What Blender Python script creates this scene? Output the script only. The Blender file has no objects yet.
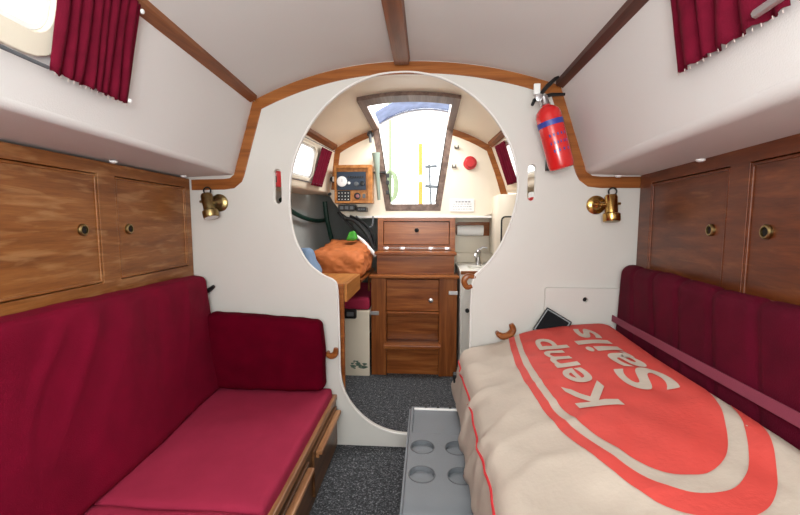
import bpy, bmesh, math, random
from mathutils import Vector, Matrix, noise
from mathutils.bvhtree import BVHTree
random.seed(4)
S = bpy.context.scene
COL = S.collection
PI = math.pi

# ------------------------------------------------------------------ camera, world, lights, exposure
FPX = 390.0
CAM = Vector((0, 0, 1.09))
_th = math.atan(35.5 / FPX); _ps = math.atan(27 / (FPX / math.cos(_th)))
FW = Vector((-math.sin(_ps) * math.cos(_th), math.cos(_ps) * math.cos(_th), -math.sin(_th)))
RT = Vector((math.cos(_ps), math.sin(_ps), 0)); UP = RT.cross(FW)
cd = bpy.data.cameras.new('camera'); cam = bpy.data.objects.new('camera', cd); COL.objects.link(cam)
cam.matrix_world = Matrix(((RT.x, UP.x, -FW.x, CAM.x), (RT.y, UP.y, -FW.y, CAM.y), (RT.z, UP.z, -FW.z, CAM.z), (0, 0, 0, 1)))
cd.sensor_width = 36; cd.lens = FPX / 800 * 36; cd.clip_start = 0.02
S.camera = cam

wd = bpy.data.worlds.new('sky'); S.world = wd; wd.use_nodes = True
nt = wd.node_tree; bg = nt.nodes['Background']
tc = nt.nodes.new('ShaderNodeTexCoord'); sp = nt.nodes.new('ShaderNodeSeparateXYZ')
rp = nt.nodes.new('ShaderNodeValToRGB')
nt.links.new(tc.outputs['Generated'], sp.inputs[0]); nt.links.new(sp.outputs['Z'], rp.inputs[0])
rp.color_ramp.elements[0].color = (1, 1, 1, 1); rp.color_ramp.elements[1].color = (.86, .93, 1, 1)
nt.links.new(rp.outputs[0], bg.inputs['Color']); bg.inputs['Strength'].default_value = 2.6

def area(name, loc, aim, sx, sy, power, col=(.97, 1, .985)):
    l = bpy.data.lights.new(name, 'AREA'); l.shape = 'RECTANGLE'; l.size = sx; l.size_y = sy
    l.energy = power; l.color = col
    o = bpy.data.objects.new(name, l); COL.objects.link(o); o.location = loc
    o.rotation_euler = (Vector(aim) - Vector(loc)).to_track_quat('-Z', 'Y').to_euler()
    return o
area('forward_fill_light', (-.1, -.35, 1.74), (-.1, .25, 0), .8, .6, 9)  # added overhead fill out of view; no hatch is built in the ceiling here
area('ceiling_bounce_flash', (-.05, -.35, 1.15), (-.1, .5, 1.8), .5, .5, 13)
area('bounced_flash_light', (-.08, -.55, 1.25), (-.1, 1.8, 1.35), 1.1, .7, 13)
area('galley_daylight', (-.1, 2.55, 1.86), (-.1, 2.35, 0), .45, .5, 9, (1, .98, .95))
S.view_settings.view_transform = 'Standard'; S.view_settings.look = 'None'
S.view_settings.exposure = 0.40; S.view_settings.gamma = 1; S.view_settings.use_curve_mapping = False

def spot(px, py, Y):
    """the point of the cross-section plane at distance Y that the eye meets in a given direction"""
    d = FW + RT * (px - 400) / FPX - UP * (py - 257.5) / FPX
    return CAM + d * (Y / d.y)

# ------------------------------------------------------------------ materials
def lin(c):
    return tuple(((v / 255) / 12.92 if v / 255 <= .04045 else ((v / 255 + .055) / 1.055) ** 2.4) for v in c) + (1,)
MATS = {}
def mat(name, rgb, rough=.5, metal=0, sheen=0, coat=0, bump=0, bscale=200, var=0, vscale=6, spec=.5, trans=0):
    m = bpy.data.materials.new(name); m.use_nodes = True; n = m.node_tree.nodes; L = m.node_tree.links
    b = n['Principled BSDF']; c = lin(rgb)
    b.inputs['Base Color'].default_value = c; b.inputs['Roughness'].default_value = rough
    b.inputs['Metallic'].default_value = metal; b.inputs['Specular IOR Level'].default_value = spec
    if sheen:
        b.inputs['Sheen Weight'].default_value = sheen; b.inputs['Sheen Tint'].default_value = tuple(min(1, x * 3 + .1) for x in c[:3]) + (1,)
    if coat: b.inputs['Coat Weight'].default_value = coat; b.inputs['Coat Roughness'].default_value = .12
    if trans: b.inputs['Transmission Weight'].default_value = trans
    tc = n.new('ShaderNodeTexCoord')
    if var:
        t = n.new('ShaderNodeTexNoise'); t.inputs['Scale'].default_value = vscale; t.inputs['Detail'].default_value = 5
        L.new(tc.outputs['Object'], t.inputs['Vector'])
        r = n.new('ShaderNodeValToRGB'); r.color_ramp.elements[0].position = .3; r.color_ramp.elements[1].position = .7
        r.color_ramp.elements[0].color = tuple(x * (1 - var) for x in c[:3]) + (1,)
        r.color_ramp.elements[1].color = tuple(min(1, x * (1 + var)) for x in c[:3]) + (1,)
        L.new(t.outputs['Fac'], r.inputs[0]); L.new(r.outputs[0], b.inputs['Base Color'])
    if bump:
        t = n.new('ShaderNodeTexNoise'); t.inputs['Scale'].default_value = bscale; t.inputs['Detail'].default_value = 3
        L.new(tc.outputs['Object'], t.inputs['Vector'])
        bp = n.new('ShaderNodeBump'); bp.inputs['Strength'].default_value = bump; bp.inputs['Distance'].default_value = .004
        L.new(t.outputs['Fac'], bp.inputs['Height']); L.new(bp.outputs[0], b.inputs['Normal'])
    MATS[name] = m; return m

def wood(name, dark, mid, light, along='Y', fine=1.0, rough=.32, wear=None, wearpos=.62):
    m = bpy.data.materials.new(name); m.use_nodes = True; n = m.node_tree.nodes; L = m.node_tree.links
    b = n['Principled BSDF']; b.inputs['Roughness'].default_value = rough
    b.inputs['Coat Weight'].default_value = .08; b.inputs['Coat Roughness'].default_value = .25; b.inputs['Specular IOR Level'].default_value = .28
    tc = n.new('ShaderNodeTexCoord')
    def ns(a, across, detail, src='Object'):
        mp = n.new('ShaderNodeMapping'); v = [across] * 3; v['XYZ'.index(along)] = a
        mp.inputs['Scale'].default_value = v
        L.new(tc.outputs[src], mp.inputs['Vector'])
        t = n.new('ShaderNodeTexNoise'); t.inputs['Scale'].default_value = 1; t.inputs['Detail'].default_value = detail
        t.inputs['Distortion'].default_value = .4
        L.new(mp.outputs[0], t.inputs['Vector']); return t
    t1 = ns(2.2 * fine, 30 * fine, 7); t2 = ns(9 * fine, 260 * fine, 3)
    r = n.new('ShaderNodeValToRGB'); e = r.color_ramp.elements
    e[0].position = .28; e[0].color = lin(dark); e[1].position = .72; e[1].color = lin(light)
    x = e.new(.5); x.color = lin(mid)
    L.new(t1.outputs['Fac'], r.inputs[0])
    mx = n.new('ShaderNodeMixRGB'); mx.blend_type = 'MULTIPLY'; mx.inputs[0].default_value = .3
    r2 = n.new('ShaderNodeValToRGB'); r2.color_ramp.elements[0].position = .35; r2.color_ramp.elements[1].position = .6
    r2.color_ramp.elements[0].color = (.45, .38, .32, 1); r2.color_ramp.elements[1].color = (1, 1, 1, 1)
    L.new(t2.outputs['Fac'], r2.inputs[0]); L.new(r.outputs[0], mx.inputs[1]); L.new(r2.outputs[0], mx.inputs[2])
    out = mx.outputs[0]
    if wear:
        t3 = ns(6, 44, 7); r3 = n.new('ShaderNodeValToRGB')
        r3.color_ramp.elements[0].position = wearpos - .06; r3.color_ramp.elements[1].position = wearpos + .1
        r3.color_ramp.elements[0].color = (0, 0, 0, 1); r3.color_ramp.elements[1].color = (.42, .42, .42, 1)
        L.new(t3.outputs['Fac'], r3.inputs[0])
        m3 = n.new('ShaderNodeMixRGB'); L.new(r3.outputs[0], m3.inputs[0]); L.new(out, m3.inputs[1]); m3.inputs[2].default_value = lin(wear)
        out = m3.outputs[0]
    L.new(out, b.inputs['Base Color'])
    bp = n.new('ShaderNodeBump'); bp.inputs['Strength'].default_value = .12; bp.inputs['Distance'].default_value = .002
    L.new(t2.outputs['Fac'], bp.inputs['Height']); L.new(bp.outputs[0], b.inputs['Normal'])
    MATS[name] = m; return m

gel = mat('gelcoat', (211, 208, 202), .42, bump=.05, bscale=25, var=.02, vscale=3)
ceilm = mat('headliner', (214, 212, 209), .7, bump=.15, bscale=350)
sidem = mat('lining_vinyl', (220, 217, 215), .6, bump=.2, bscale=300)
cream = mat('cream_gelcoat', (232, 220, 200), .4, var=.03, vscale=4)
edge_w = mat('white_edge', (235, 232, 228), .4)
# carpet
def carpet():
    m = mat('carpet', (62, 66, 74), .95, bump=0); n = m.node_tree.nodes; L = m.node_tree.links; b = n['Principled BSDF']
    tc = n.new('ShaderNodeTexCoord'); t = n.new('ShaderNodeTexNoise'); t.inputs['Scale'].default_value = 120; t.inputs['Detail'].default_value = 6
    t.inputs['Roughness'].default_value = .75
    L.new(tc.outputs['Object'], t.inputs['Vector']); r = n.new('ShaderNodeValToRGB'); e = r.color_ramp.elements
    e[0].position = .36; e[0].color = lin((26, 27, 30)); e[1].position = .68; e[1].color = lin((168, 170, 174))
    x = e.new(.52); x.color = lin((66, 68, 72))
    t2 = n.new('ShaderNodeTexNoise'); t2.inputs['Scale'].default_value = 45; t2.inputs['Detail'].default_value = 2; L.new(tc.outputs['Object'], t2.inputs['Vector'])
    ma = n.new('ShaderNodeMath'); ma.operation = 'MULTIPLY_ADD'; ma.inputs[1].default_value = .22; L.new(t2.outputs['Fac'], ma.inputs[0])
    mb_ = n.new('ShaderNodeMath'); mb_.operation = 'SUBTRACT'; mb_.inputs[1].default_value = .12; L.new(t.outputs['Fac'], mb_.inputs[0]); L.new(mb_.outputs[0], ma.inputs[2])
    L.new(ma.outputs[0], r.inputs[0]); L.new(r.outputs[0], b.inputs['Base Color'])
    bp = n.new('ShaderNodeBump'); bp.inputs['Strength'].default_value = .8; bp.inputs['Distance'].default_value = .006
    L.new(t.outputs['Fac'], bp.inputs['Height']); L.new(bp.outputs[0], b.inputs['Normal']); return m
carp = carpet()
wl = wood('teak_left', (116, 66, 27), (139, 84, 38), (156, 99, 50), 'Y', 1, .38, (192, 144, 96), .57)
wr = wood('mahogany_right', (84, 38, 16), (106, 52, 23), (128, 70, 34), 'Y', 1, .36, (150, 94, 54), .66)
wt = wood('trim_teak', (124, 70, 30), (152, 90, 42), (170, 108, 56), 'X', 1, .35)
wtv = wood('trim_teak_fore_aft', (104, 56, 28), (126, 72, 38), (146, 90, 52), 'Y', 1, .4)
wdk = wood('trim_dark', (62, 36, 30), (88, 52, 42), (104, 66, 54), 'Y', 1, .45)
wst = wood('step_mahogany', (112, 56, 22), (144, 80, 36), (170, 106, 56), 'X', 1.2, .3, (178, 120, 76), .72)
wsv = wood('step_mahogany_upright', (108, 56, 24), (136, 76, 36), (160, 98, 52), 'Z', 1.2, .3)
wor = wood('orange_ply', (150, 92, 42), (186, 122, 62), (206, 144, 82), 'Y', 1, .35)
wset = wood('settee_walnut', (72, 46, 28), (102, 68, 42), (128, 90, 58), 'Y', 1, .35)
wbat = wood('batten_teak', (120, 80, 50), (160, 112, 74), (182, 136, 96), 'Y', 1, .35)
wfr = wood('weathered_frame', (84, 66, 58), (112, 90, 80), (134, 112, 100), 'Y', 1, .55)
dark = mat('dark_gap', (14, 11, 10), .8)
red_seat = mat('seat_fabric', (156, 43, 70), .85, spec=.12, sheen=.03, bump=.25, bscale=500, var=.07, vscale=10)
red_back = mat('back_velvet', (116, 5, 38), .8, spec=.12, sheen=.04, bump=.3, bscale=400, var=.14, vscale=9)
red_dark = mat('bolster_velvet', (86, 0, 22), .9, spec=.06, bump=.3, bscale=300, var=.15, vscale=12)
red_right = mat('right_velvet', (84, 4, 30), .8, spec=.12, sheen=.02, bump=.3, bscale=300, var=.2, vscale=9)
red_cur = mat('curtain_fabric', (98, 10, 34), .85, spec=.12, sheen=.03, bump=.4, bscale=500, var=.15, vscale=30)
pinkstrap = mat('pink_webbing', (140, 58, 80), .8, bump=.3, bscale=900)
canvas = mat('sail_bag_canvas', (190, 177, 163), .8, bump=.25, bscale=90, var=.09, vscale=5)
logored = mat('logo_red', (204, 68, 60), .7, bump=.25, bscale=90, var=.06, vscale=12)
lettm = mat('logo_letter_canvas', (190, 178, 164), .8, bump=.2, bscale=90, var=.05, vscale=20)
piping = mat('red_piping', (200, 40, 48), .7)
greyp = mat('grey_plastic', (112, 117, 122), .42, bump=.25, bscale=600, var=.04)
greyd = mat('grey_well', (92, 96, 100), .5)
brass = mat('brass', (196, 158, 92), .22, metal=1, var=.25, vscale=40)
brassd = mat('tarnished_brass', (150, 130, 88), .35, metal=1, var=.3, vscale=40)
chrome = mat('chrome', (225, 225, 228), .28, metal=1)
black = mat('black_plastic', (16, 16, 18), .35)
rubber = mat('black_rubber', (22, 22, 24), .6)
extred = mat('extinguisher_red', (206, 34, 34), .25, coat=.5)
blue = mat('label_blue', (48, 62, 150), .4)
whitep = mat('white_plastic', (236, 236, 234), .35)
winfr = mat('window_frame_cream', (226, 218, 200), .45)
tile = mat('sink_white', (240, 238, 230), .25)
paper = mat('paper_roll', (244, 242, 240), .9)
greyliner = mat('grey_hull_lining', (168, 172, 170), .85, bump=.3, bscale=60, var=.08)
greenm = mat('dark_green_strap', (16, 52, 42), .5)
orangec = mat('orange_cloth', (180, 98, 44), .8, bump=.3, bscale=120, var=.12, vscale=10)
bluec = mat('blue_grey_cloth', (112, 138, 168), .85, var=.1)
greenbag = mat('green_plastic_bag', (60, 150, 40), .45)
navy = mat('instrument_navy', (30, 46, 66), .4)
inkgrey = mat('print_grey', (150, 150, 156), .7)
yellow = mat('yellow_pole', (214, 150, 60), .5)
blcanv = mat('blue_canvas', (128, 142, 182), .8, var=.2, vscale=14)
rope = mat('rope_green', (150, 165, 130), .9, bump=.5, bscale=500)
deckm = mat('deck_white', (225, 225, 222), .6)
signred = mat('red_knob', (190, 40, 44), .3, coat=.4)
patch_green = mat('worn_green_patch', (96, 120, 104), .7)
horn_m = mat('horn_green_grey', (128, 142, 130), .45)
def glass():
    m = bpy.data.materials.new('window_glass'); m.use_nodes = True; n = m.node_tree.nodes; L = m.node_tree.links
    for x in list(n): n.remove(x)
    o = n.new('ShaderNodeOutputMaterial'); mx = n.new('ShaderNodeMixShader'); a = n.new('ShaderNodeBsdfTransparent'); g = n.new('ShaderNodeBsdfGlossy')
    g.inputs['Roughness'].default_value = .05; mx.inputs[0].default_value = .06
    L.new(a.outputs[0], mx.inputs[1]); L.new(g.outputs[0], mx.inputs[2]); L.new(mx.outputs[0], o.inputs[0]); return m
glassm = glass()

# ------------------------------------------------------------------ object helpers
ORG = {}
def thing(name, loc, label, cat, group=None):
    o = bpy.data.objects.new(name, None); COL.objects.link(o); o.location = loc; o.empty_display_size = .05
    o['label'] = label; o['category'] = cat
    if group: o['group'] = group
    ORG[o] = Vector(loc); return o
class MB:
    def __init__(s): s.bm = bmesh.new()
    def faces(s, vs, fs):
        v = [s.bm.verts.new(p) for p in vs]
        for f in fs:
            try: s.bm.faces.new([v[i] for i in f])
            except ValueError: pass
        return s
    def box(s, c, d, M=None, bev=0):
        r = bmesh.ops.create_cube(s.bm, size=1)
        T = (Matrix.Translation(Vector(c)) @ Matrix.Diagonal((*d, 1)))
        if M is not None: T = M @ T
        bmesh.ops.transform(s.bm, matrix=T, verts=r['verts'])
        if bev:
            es = {e for v in r['verts'] for e in v.link_edges}
            bmesh.ops.bevel(s.bm, geom=list(es), offset=bev, segments=2, affect='EDGES', profile=.5)
        return s
    def bb(s, x0, x1, y0, y1, z0, z1, bev=0, M=None):
        return s.box(((x0 + x1) / 2, (y0 + y1) / 2, (z0 + z1) / 2), (x1 - x0, y1 - y0, z1 - z0), M, bev)
    def tube(s, pts, r, seg=10, closed=False, flat=None):
        pts = [Vector(p) for p in pts]; n = len(pts); rings = []
        rr = r if isinstance(r, (list, tuple)) else [r] * n
        prev = None
        for i, p in enumerate(pts):
            a = pts[i - 1] if (i > 0 or closed) else p; b = pts[(i + 1) % n] if (i < n - 1 or closed) else p
            t = (b - a).normalized()
            if prev is None:
                u = t.orthogonal().normalized()
            else:
                u = (prev - t * prev.dot(t)).normalized()
            prev = u; w = t.cross(u)
            rings.append([s.bm.verts.new(p + (u * math.cos(2 * PI * k / seg) + w * math.sin(2 * PI * k / seg)) * rr[i]) for k in range(seg)])
        m = n if closed else n - 1
        for i in range(m):
            A, B = rings[i], rings[(i + 1) % n]
            for k in range(seg): s.bm.faces.new((A[k], A[(k + 1) % seg], B[(k + 1) % seg], B[k]))
        if not closed:
            s.bm.faces.new(rings[0][::-1]); s.bm.faces.new(rings[-1])
        return s
    def lathe(s, prof, a, b, seg=28):
        """profile [(t, r)] with t in metres along the axis from a towards b"""
        a = Vector(a); d = (Vector(b) - a).normalized(); u = d.orthogonal().normalized(); w = d.cross(u); rings = []
        for t, r in prof:
            c = a + d * t
            rings.append([s.bm.verts.new(c + (u * math.cos(2 * PI * k / seg) + w * math.sin(2 * PI * k / seg)) * max(r, 1e-4)) for k in range(seg)])
        for A, B in zip(rings, rings[1:]):
            for k in range(seg): s.bm.faces.new((A[k], A[(k + 1) % seg], B[(k + 1) % seg], B[k]))
        s.bm.faces.new(rings[0][::-1]); s.bm.faces.new(rings[-1]); return s
    def build(s, name, m, parent=None, smooth=False, org=None, kind=None, flat_angle=.6, normals=True):
        if normals: bmesh.ops.recalc_face_normals(s.bm, faces=s.bm.faces)
        o0 = ORG[parent] if parent is not None and parent in ORG else Vector((0, 0, 0))
        if parent is None and org is not None: o0 = Vector(org)
        bmesh.ops.translate(s.bm, vec=-o0, verts=s.bm.verts)
        me = bpy.data.meshes.new(name); s.bm.to_mesh(me); s.bm.free()
        o = bpy.data.objects.new(name, me); COL.objects.link(o); me.materials.append(m)
        if parent is not None: o.parent = parent; ORG[o] = o0
        else: o.location = o0; ORG[o] = o0
        if smooth:
            for p in me.polygons: p.use_smooth = True
            md = me
            try: me.set_sharp_from_angle(angle=flat_angle)
            except Exception: pass
        if kind: o['kind'] = kind
        return o
def tag(o, label, cat, group=None):
    o['label'] = label; o['category'] = cat
    if group: o['group'] = group
    return o
def plate(outlines, thick, M, bev=0, mb=None, res=1):
    """2D outlines (first outer, rest holes) extruded from local z=0 to -thick, placed by matrix M, into an MB"""
    cu = bpy.data.curves.new('c', 'CURVE'); cu.dimensions = '2D'; cu.fill_mode = 'BOTH'
    cu.extrude = thick / 2 - bev; cu.bevel_depth = bev; cu.bevel_resolution = 1; cu.offset = -bev if bev else 0
    for ol in outlines:
        sp = cu.splines.new('POLY'); sp.points.add(len(ol) - 1); sp.use_cyclic_u = True
        for p, q in zip(sp.points, ol): p.co = (q[0], q[1], 0, 1)
    ob = bpy.data.objects.new('c', cu); COL.objects.link(ob)
    me = bpy.data.meshes.new_from_object(ob.evaluated_get(bpy.context.evaluated_depsgraph_get()))
    bpy.data.objects.remove(ob); mb = mb or MB()
    n0 = len(mb.bm.verts); tmp = bmesh.new(); tmp.from_mesh(me)
    bmesh.ops.translate(tmp, vec=(0, 0, -thick / 2), verts=tmp.verts)
    bmesh.ops.remove_doubles(tmp, verts=tmp.verts, dist=1e-5)
    bmesh.ops.transform(tmp, matrix=M, verts=tmp.verts)
    m2 = bpy.data.meshes.new('t'); tmp.to_mesh(m2); tmp.free(); mb.bm.from_mesh(m2)
    bpy.data.meshes.remove(m2); bpy.data.meshes.remove(me); bpy.data.curves.remove(cu)
    return mb
def rrect(x0, x1, y0, y1, r, n=6):
    out = []
    for cx, cy, a in ((x1 - r, y1 - r, 0), (x0 + r, y1 - r, 90), (x0 + r, y0 + r, 180), (x1 - r, y0 + r, 270)):
        for k in range(n + 1):
            t = math.radians(a + 90 * k / n); out.append((cx + r * math.cos(t), cy + r * math.sin(t)))
    return out
def smoothpts(p, n=6, closed=True):
    out = []; N = len(p)
    for i in range(N if closed else N - 1):
        g = lambda k: Vector(p[(i + k) % N]) if closed else Vector(p[min(max(i + k, 0), N - 1)])
        a, b, c, d = g(-1), g(0), g(1), g(2)
        for k in range(n):
            t = k / n
            out.append(.5 * ((2 * b) + (c - a) * t + (2 * a - 5 * b + 4 * c - d) * t * t + (3 * b - a - 3 * c + d) * t ** 3))
    if not closed: out.append(Vector(p[-1]))
    return out
FR = lambda o, u, v: Matrix(((u[0], v[0], u[1] * v[2] - u[2] * v[1], o[0]), (u[1], v[1], u[2] * v[0] - u[0] * v[2], o[1]), (u[2], v[2], u[0] * v[1] - u[1] * v[0], o[2]), (0, 0, 0, 1)))
XZ = lambda Y: FR((0, Y, 0), (1, 0, 0), (0, 0, 1))      # local (x,z), local +z points to the camera (-Y)

def soft(name, C, m, r=.03, parent=None, org=None, N=(40, 40, 12), disp=None, bulge=0.0):
    """rounded cushion: C = 8 corners (x0y0z0, x1y0z0, x0y1z0, x1y1z0, then z1) in world; disp(p, n, u,v,w) -> offset"""
    C = [Vector(c) for c in C]
    L = ((C[1] - C[0]).length, (C[2] - C[0]).length, (C[4] - C[0]).length)
    bm = bmesh.new(); vm = {}
    def tri(u, v, w):
        a = C[0].lerp(C[1], u); b = C[2].lerp(C[3], u); c = C[4].lerp(C[5], u); d = C[6].lerp(C[7], u)
        return a.lerp(b, v).lerp(c.lerp(d, v), w)
    def key(i, j, k):
        if (i, j, k) not in vm:
            P = [i / N[0] * L[0], j / N[1] * L[1], k / N[2] * L[2]]
            rr = min(r, min(L) * .499)
            Q = [min(max(P[a], rr), L[a] - rr) for a in range(3)]
            d = Vector([P[a] - Q[a] for a in range(3)])
            if d.length > 1e-9:
                mx = max(abs(x) for x in d)
                # keep the sampling even round the corner
                d = d.normalized() * (rr if mx > rr * .999 else rr)
            P = [Q[a] + d[a] for a in range(3)]
            u, v, w = (P[a] / L[a] for a in range(3))
            if bulge:
                s3 = 4 * u * (1 - u); s4 = 4 * v * (1 - v); s5 = 4 * w * (1 - w)
                w += (w - .5) * 2 * bulge * min(1, s3 * 2) ** .5 * min(1, s4 * 2) ** .5 / L[2]
            vm[(i, j, k)] = (bm.verts.new(tri(u, v, w)), (u, v, w))
        return vm[(i, j, k)][0]
    for a, b, c in ((0, 1, 2), (0, 2, 1), (1, 2, 0)):
        for e in (0, N[c]):
            for i in range(N[a]):
                for j in range(N[b]):
                    q = []
                    for di, dj in ((0, 0), (1, 0), (1, 1), (0, 1)):
                        t = [0, 0, 0]; t[a] = i + di; t[b] = j + dj; t[c] = e; q.append(key(*t))
                    bm.faces.new(q)
    bmesh.ops.recalc_face_normals(bm, faces=bm.faces)
    if disp:
        bm.normal_update(); off = []
        for v, uvw in vm.values(): off.append((v, disp(v.co, v.normal, *uvw)))
        for v, d in off: v.co += v.normal * d
    mb = MB(); mb.bm.free(); mb.bm = bm
    o = mb.build(name, m, parent, True, org, flat_angle=3.1); return o
nz = lambda x, y, z=0: noise.noise(Vector((x, y, z)))

# ------------------------------------------------------------------ the boat's lines (all in metres, +Y aft)
XC = -.115
def sideL(Y): return (-.905 - .08 * (Y - 1.8)) if Y <= 1.8 else (-.905 + .165 * (Y - 1.8))
def sideR(Y): return (.703 + .088 * (Y - 1.8)) if Y <= 1.8 else (.703 - .112 * (Y - 1.8))
def edgeL(Y): return (-.80 - .061 * (Y - 1.8)) if Y <= 1.8 else (-.80 + .108 * (Y - 1.8))
def edgeR(Y): return (.573 + .01 * (Y - 1.8)) if Y <= 1.8 else (.573 - .107 * (Y - 1.8))
ZL = lambda Y: 1.648 - max(0, Y - 1.8) * .019
ZR = lambda Y: 1.683 - max(0, Y - 1.8) * .045
def ceil_z(x, Y):
    t = (x - XC) / ((edgeR(Y) - XC) if x > XC else (XC - edgeL(Y)))
    e = ZR(Y) if x > XC else ZL(Y)
    return 1.802 - (1.802 - e) * abs(t) ** 2.1
LOCKL = lambda Y: -1.121 - .06 * (Y - 1.8)
LOCKR = lambda Y: .93 + .10 * (Y - 1.8)

# ------------------------------------------------------------------ structure
def st(name, mb, m, smooth=False, ang=.6, normals=True):
    return mb.build(name, m, None, smooth, None, 'structure', ang, normals)
st('floor', MB().bb(-1.3, 1.2, -1.0, 3.95, -.03, 0), carp)

# ceiling with the companionway opening
mb = MB()
def sheet(mb, f, us, vs, thick):
    g = [[mb.bm.verts.new(f(u, v)) for u in us] for v in vs]; g2 = [[mb.bm.verts.new(Vector(f(u, v)) + Vector(thick)) for u in us] for v in vs]
    F = mb.bm.faces.new
    for j in range(len(vs) - 1):
        for i in range(len(us) - 1):
            F((g[j][i], g[j][i + 1], g[j + 1][i + 1], g[j + 1][i])); F((g2[j][i], g2[j + 1][i], g2[j + 1][i + 1], g2[j][i + 1]))
    for j in range(len(vs) - 1):
        for i in (0, -1): F((g[j][i], g[j + 1][i], g2[j + 1][i], g2[j][i]))
    for i in range(len(us) - 1):
        for j in (0, -1): F((g[j][i], g[j][i + 1], g2[j][i + 1], g2[j][i]))
lerp = lambda a, b, t: a + (b - a) * t
HX0, HX1, HY0, HY1 = -.352, .137, 2.32, 2.9
def cf(u, Y): x = lerp(edgeL(Y) - .05, edgeR(Y) + .05, u); return (x, Y, ceil_z(x, Y))
rng = lambda a, b, n: [a + (b - a) * i / n for i in range(n + 1)]
sheet(mb, cf, rng(0, 1, 36), rng(-1, 1.812, 8), (0, 0, .03)); st('ceiling', mb, ceilm, True, .5)
mb = MB(); sheet(mb, cf, rng(0, 1, 36), rng(1.812, HY0, 4), (0, 0, .03))
def cl(u, Y): x = lerp(edgeL(Y) - .05, HX0, u); return (x, Y, ceil_z(x, Y))
def cr(u, Y): x = lerp(HX1, edgeR(Y) + .05, u); return (x, Y, ceil_z(x, Y))
sheet(mb, cl, rng(0, 1, 12), rng(HY0, 2.93, 3), (0, 0, .03)); sheet(mb, cr, rng(0, 1, 12), rng(HY0, 2.93, 3), (0, 0, .03))
st('ceiling_galley', mb, cream, True, .5)

# coachroof sides with their windows: planar panels
class Panel:
    """ruled coachroof side: local (y - y0, z - 1.31, offset into the cabin)"""
    def __init__(s, side, y0, zb):
        s.side, s.y0, s.zb = side, y0, zb
    def pt(s, y, h, w=0):
        z = s.zb + h; f, e, Z = (sideL, edgeL, ZL) if s.side < 0 else (sideR, edgeR, ZR)
        t = (z - s.zb) / (Z(y) - s.zb); x = lerp(f(y), e(y), t)
        return Vector((x - s.side * w, y, z + (-.28 if s.side < 0 else -.3) * w))
    def plate(s, outs, thick, w, bev=0):
        """slab whose cabin face sits w inside the panel"""
        mb = plate(outs, thick, Matrix.Identity(4), bev); bm = mb.bm
        for ax, st_ in ((0, .12), (1, .06)):
            lo, hi = min(v.co[ax] for v in bm.verts), max(v.co[ax] for v in bm.verts); k = lo + st_
            while k < hi - .01:
                co = [0, 0, 0]; no = [0, 0, 0]; co[ax] = k; no[ax] = 1
                bmesh.ops.bisect_plane(bm, geom=bm.verts[:] + bm.edges[:] + bm.faces[:], plane_co=co, plane_no=no); k += st_
        for v in bm.verts: v.co = s.pt(s.y0 + v.co.x, v.co.y, w + v.co.z)
        return mb
def panel(name, side, ya, yb, zb, h, holes, m):
    P = Panel(side, ya, zb); z_ = .03 if side > 0 else .02
    st(name, P.plate([[(0, z_), (yb - ya, z_), (yb - ya, h), (0, h)]] + holes, .02, 0), m)
    return P
wid = [0]
def window(P, u0, u1, v0, v1, r, fw=.028):
    wid[0] += 1
    fr = P.plate([rrect(u0 - fw, u1 + fw, v0 - fw, v1 + fw, r + fw), rrect(u0, u1, v0, v1, r)], .014, .012, .003)
    o = fr.build('window_%d' % wid[0], winfr, None, False, None, 'structure')
    P.plate([rrect(u0, u1, v0, v1, r), rrect(u0 + .012, u1 - .012, v0 + .012, v1 - .012, r - .01)], .012, .002, .002).build('inner_frame', whitep, o)
    P.plate([rrect(u0 - .004, u1 + .004, v0 - .004, v1 + .004, r)], .004, -.012).build('pane', glassm, o)
    return o
Y0 = -1.0
PL = panel('wall_left', -1, Y0, 1.80, 1.31, .36, [rrect(1.25, 1.785, .155, .265, .045)], sidem)
window(PL, 1.25, 1.785, .155, .265, .045, .045)
PR = panel('wall_right', 1, Y0, 1.80, 1.30, .40, [rrect(1.1, 1.62, .16, .29, .045)], sidem)
window(PR, 1.1, 1.62, .16, .29, .045, .03)
PLa = panel('wall_left_galley', -1, 1.825, 2.9, 1.30, .36, [rrect(.17, .74, .075, .27, .05)], cream)
window(PLa, .17, .74, .075, .27, .05, .02)
PRa = panel('wall_right_galley', 1, 1.825, 2.9, 1.30, .38, [rrect(.3, .85, .075, .29, .05)], cream)
window(PRa, .3, .85, .075, .29, .05, .02)

# side deck undersides (rounded lower edge of the coachroof side) and hull sides
def deckunder(name, side, Ys, xo, z, m):
    f = sideL if side < 0 else sideR; mb = MB(); r = .03 if side > 0 else .02
    P = {-1: (PL, PLa), 1: (PR, PRa)}[side][0 if Ys[0] < 1.8 else 1]
    prof = [PI / 2 * k / 7 for k in range(8)]
    def fn(k, Y):
        if k < len(prof):
            p0 = P.pt(Y, z + r - P.zb); return (p0.x + side * (r - r * math.cos(prof[k])), Y, z + r - r * math.sin(prof[k]))
        return (xo(Y), Y, z - .012)
    sheet(mb, fn, list(range(len(prof) + 1)), Ys, (side * .006, 0, .02)); st(name, mb, m, True, .9)
deckunder('wall_left_deck', -1, [Y0, 1.8], lambda Y: LOCKL(Y) - .08, 1.31, sidem)
deckunder('wall_right_deck', 1, [Y0, 1.8], lambda Y: LOCKR(Y) + .08, 1.30, sidem)
deckunder('wall_left_galley_deck', -1, [1.825, 2.4, 2.9], lambda Y: -1.15 + .12 * (Y - 1.8), 1.30, cream)
deckunder('wall_right_galley_deck', 1, [1.825, 2.4, 2.9], lambda Y: 1.0 - .12 * (Y - 1.8), 1.30, cream)
mb = MB(); sheet(mb, lambda u, Y: (-1.22, Y, lerp(0, 1.36, u)), [0, 1], [Y0, 1.8], (-.02, 0, 0)); st('wall_left_hull', mb, dark)
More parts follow.
